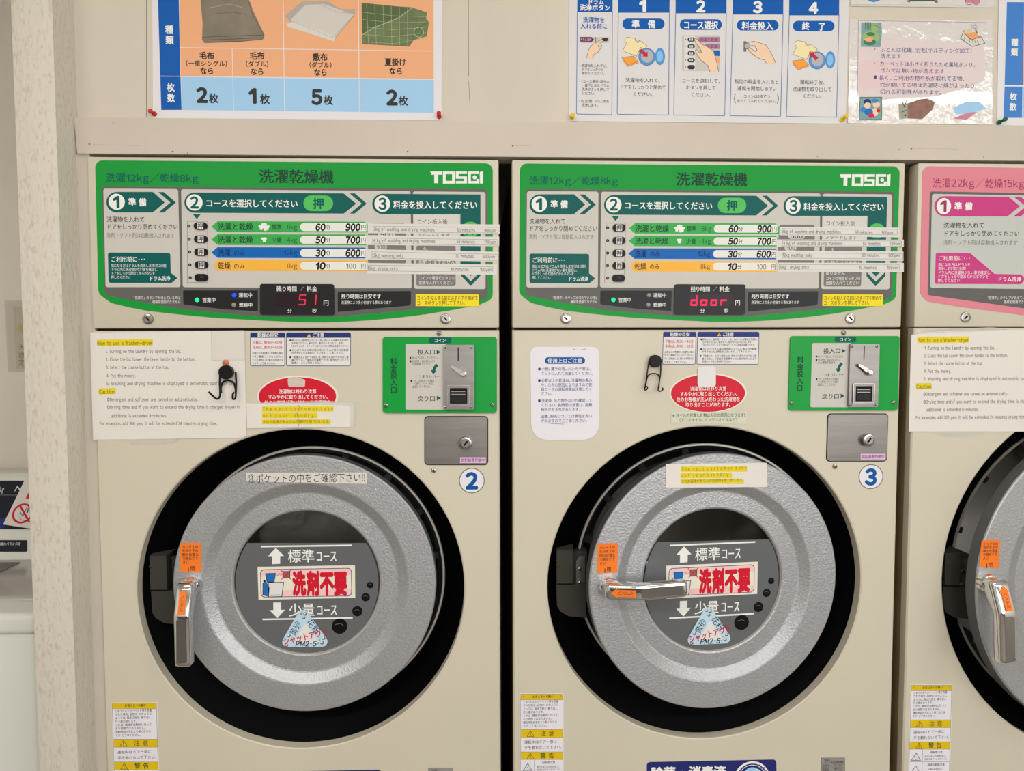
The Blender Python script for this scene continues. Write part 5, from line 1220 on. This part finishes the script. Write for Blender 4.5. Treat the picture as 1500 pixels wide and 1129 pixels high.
# ------------------------------------------------------------------ laundry behind the glass of machine number 2
b = MB(); rnd = random.Random(4)
bm = bmesh.new(); bmesh.ops.create_icosphere(bm, subdivisions=5, radius=1)
from mathutils import noise
for v in bm.verts:
    d = v.co.normalized(); k = 1+0.22*noise.noise(d*2.1)+0.13*abs(noise.noise(d*4.7+Vector((3, 1, 2))))+0.05*noise.noise(d*11)
    v.co = Vector((TC[0]-0.005+d.x*0.165*k, 0.30+d.y*0.13*k, 1.015+d.z*0.150*k))
b.bm(bm, 'cloth_brown'); o = b.build('laundry', None, (TC[0], 0.30, 0.90)); tag(o, 'crumpled grey brown laundry behind the glass door of machine number 2', 'laundry')

# ------------------------------------------------------------------ the corner left of the pillar
wm = tag(empty('washing_machine', (-0.42, 0.10, 0)), 'white top-loading washing machine in the corner left of the pillar', 'washing machine')
b = MB(); b.box(-0.70, -0.139, 0.105, 0.60-0.02, 0.02, 0.932, 'white_enamel', 0.012, 3); b.build('body', wm)
b = MB(); b.box(-0.704, -0.1345, 0.098, 0.585, 0.916, 0.957, 'white_enamel', 0.012, 4); b.build('top_rim', wm)
b = MB(); b.prism_x([(0.165, 0.955), (0.168, 0.963), (0.175, 0.966), (0.425, 0.968), (0.425, 0.955)], -0.66, -0.150, 'lid_clear', 0.002); lid = b.build('lid', wm, label='pale glossy lid')
b = MB(); b.box(-0.62, -0.335, 0.30, 0.40, 0.967, 0.9695, 'grey_mid', 0.001); b.build('lid_inset', lid)  # grey slab standing in for the recessed hatched area of the lid
b = MB(); pz = [(0.425, 0.955), (0.425, 0.960), (0.430, 0.968), (0.500, 1.140), (0.515, 1.148), (0.58, 1.148), (0.58, 0.955)]
b.prism_x(pz, -0.70, -0.140, 'white_enamel', 0.004); pn = b.build('control_panel', wm)
vdir = Vector((0, 0.070, 0.172)).normalized(); p0 = Vector((0, 0.430, 0.968))+Vector((0, -0.172, 0.070)).normalized()*0.0006
c = Cv(0, p0=p0, U=(1, 0, 0), V=vdir)
c.base([(-140, 704), (100, 704), (100, 775), (-140, 775)], 'panel_navy', 0.0006)
c.line([(-140, 725), (100, 725)], 0.8, 'textgrey', 1); c.rect(-140, 759, 7, 775, 'navy', 1)
c.T('5', -8, -1, 716, 11, 'textwhite'); c.T('kg', -1, 6, 717, 9, 'textwhite', 0, 0.2); c.line([(22, 719), (26, 712), (30, 719)], 1.2, 'textwhite', 2)
c.build('button_field', pn, label='dark navy control field')
c = Cv(0, p0=p0, U=(1, 0, 0), V=vdir); c.base([(-120, 791), (40, 791), (40, 808), (-120, 808)], 'panel_navy', 0.0006, 2); c.T('お洗濯前に衣類のバランスを', -26, 31, 797, 5, 'textwhite'); c.build('text_field', pn)
# warning card leaning on the panel
sv = vdir; sp = Vector((0, 0.430, 0.968))
c = Cv(0, p0=sp+Vector((0, -0.172, 0.070)).normalized()*0.006, U=(1, 0, 0), V=sv)
c.base([(5, 768), (39, 698), (66, 698), (84, 780)], 'offwhite', 0.0012)
c.ring(33.5, 752, 12.2, 15.2, 'red', 2); c.line([(30, 741), (43, 764)], 3.2, 'red', 4)
c.line([(30, 750), (34, 756), (40, 743), (41, 751), (43, 741), (44.5, 751), (47, 742)], 0.9, 'textdark', 3); c.line([(30, 750), (30, 761), (40, 763)], 0.9, 'textdark', 3)
c.poly([(38, 730), (42, 722), (60, 720), (60, 726), (46, 727), (48, 731)], 'red', 3)
tag(c.build('warning_card'), 'white card with a red no touching hand sign leaning on the white washing machine', 'sign')
# sleeve on the niche wall
c = Cv(0.5985); c.view(0, 400, 2.508)
c.base([(48, 122), (170, 122), (170, 352), (60, 352)], 'cream_paper', 0.0004)
c.poly([(16, 100), (170, 102), (170, 362), (30, 362)], 'sleeve', 8)
for k in range(12):
    a = 2*math.pi*k/12; c.line([(84+9*math.cos(a), 204+9*math.sin(a)), (84+21*math.cos(a), 204+21*math.sin(a))], 4, 'sun_yellow', 2)
c.ell(84, 204, 11, 11, 'sun_yellow', 2)
for s, y in (('大', 272), ('故', 300), ('定', 328)): c.T(s, 68, 92, y, 27, 'textolive', 0.012)
tag(c.build('wall_notice'), 'cream paper with a yellow sun in a clear sleeve on the corner wall', 'notice')

COL.objects.unlink(_fo); bpy.data.objects.remove(_fo); bpy.data.curves.remove(_fc)
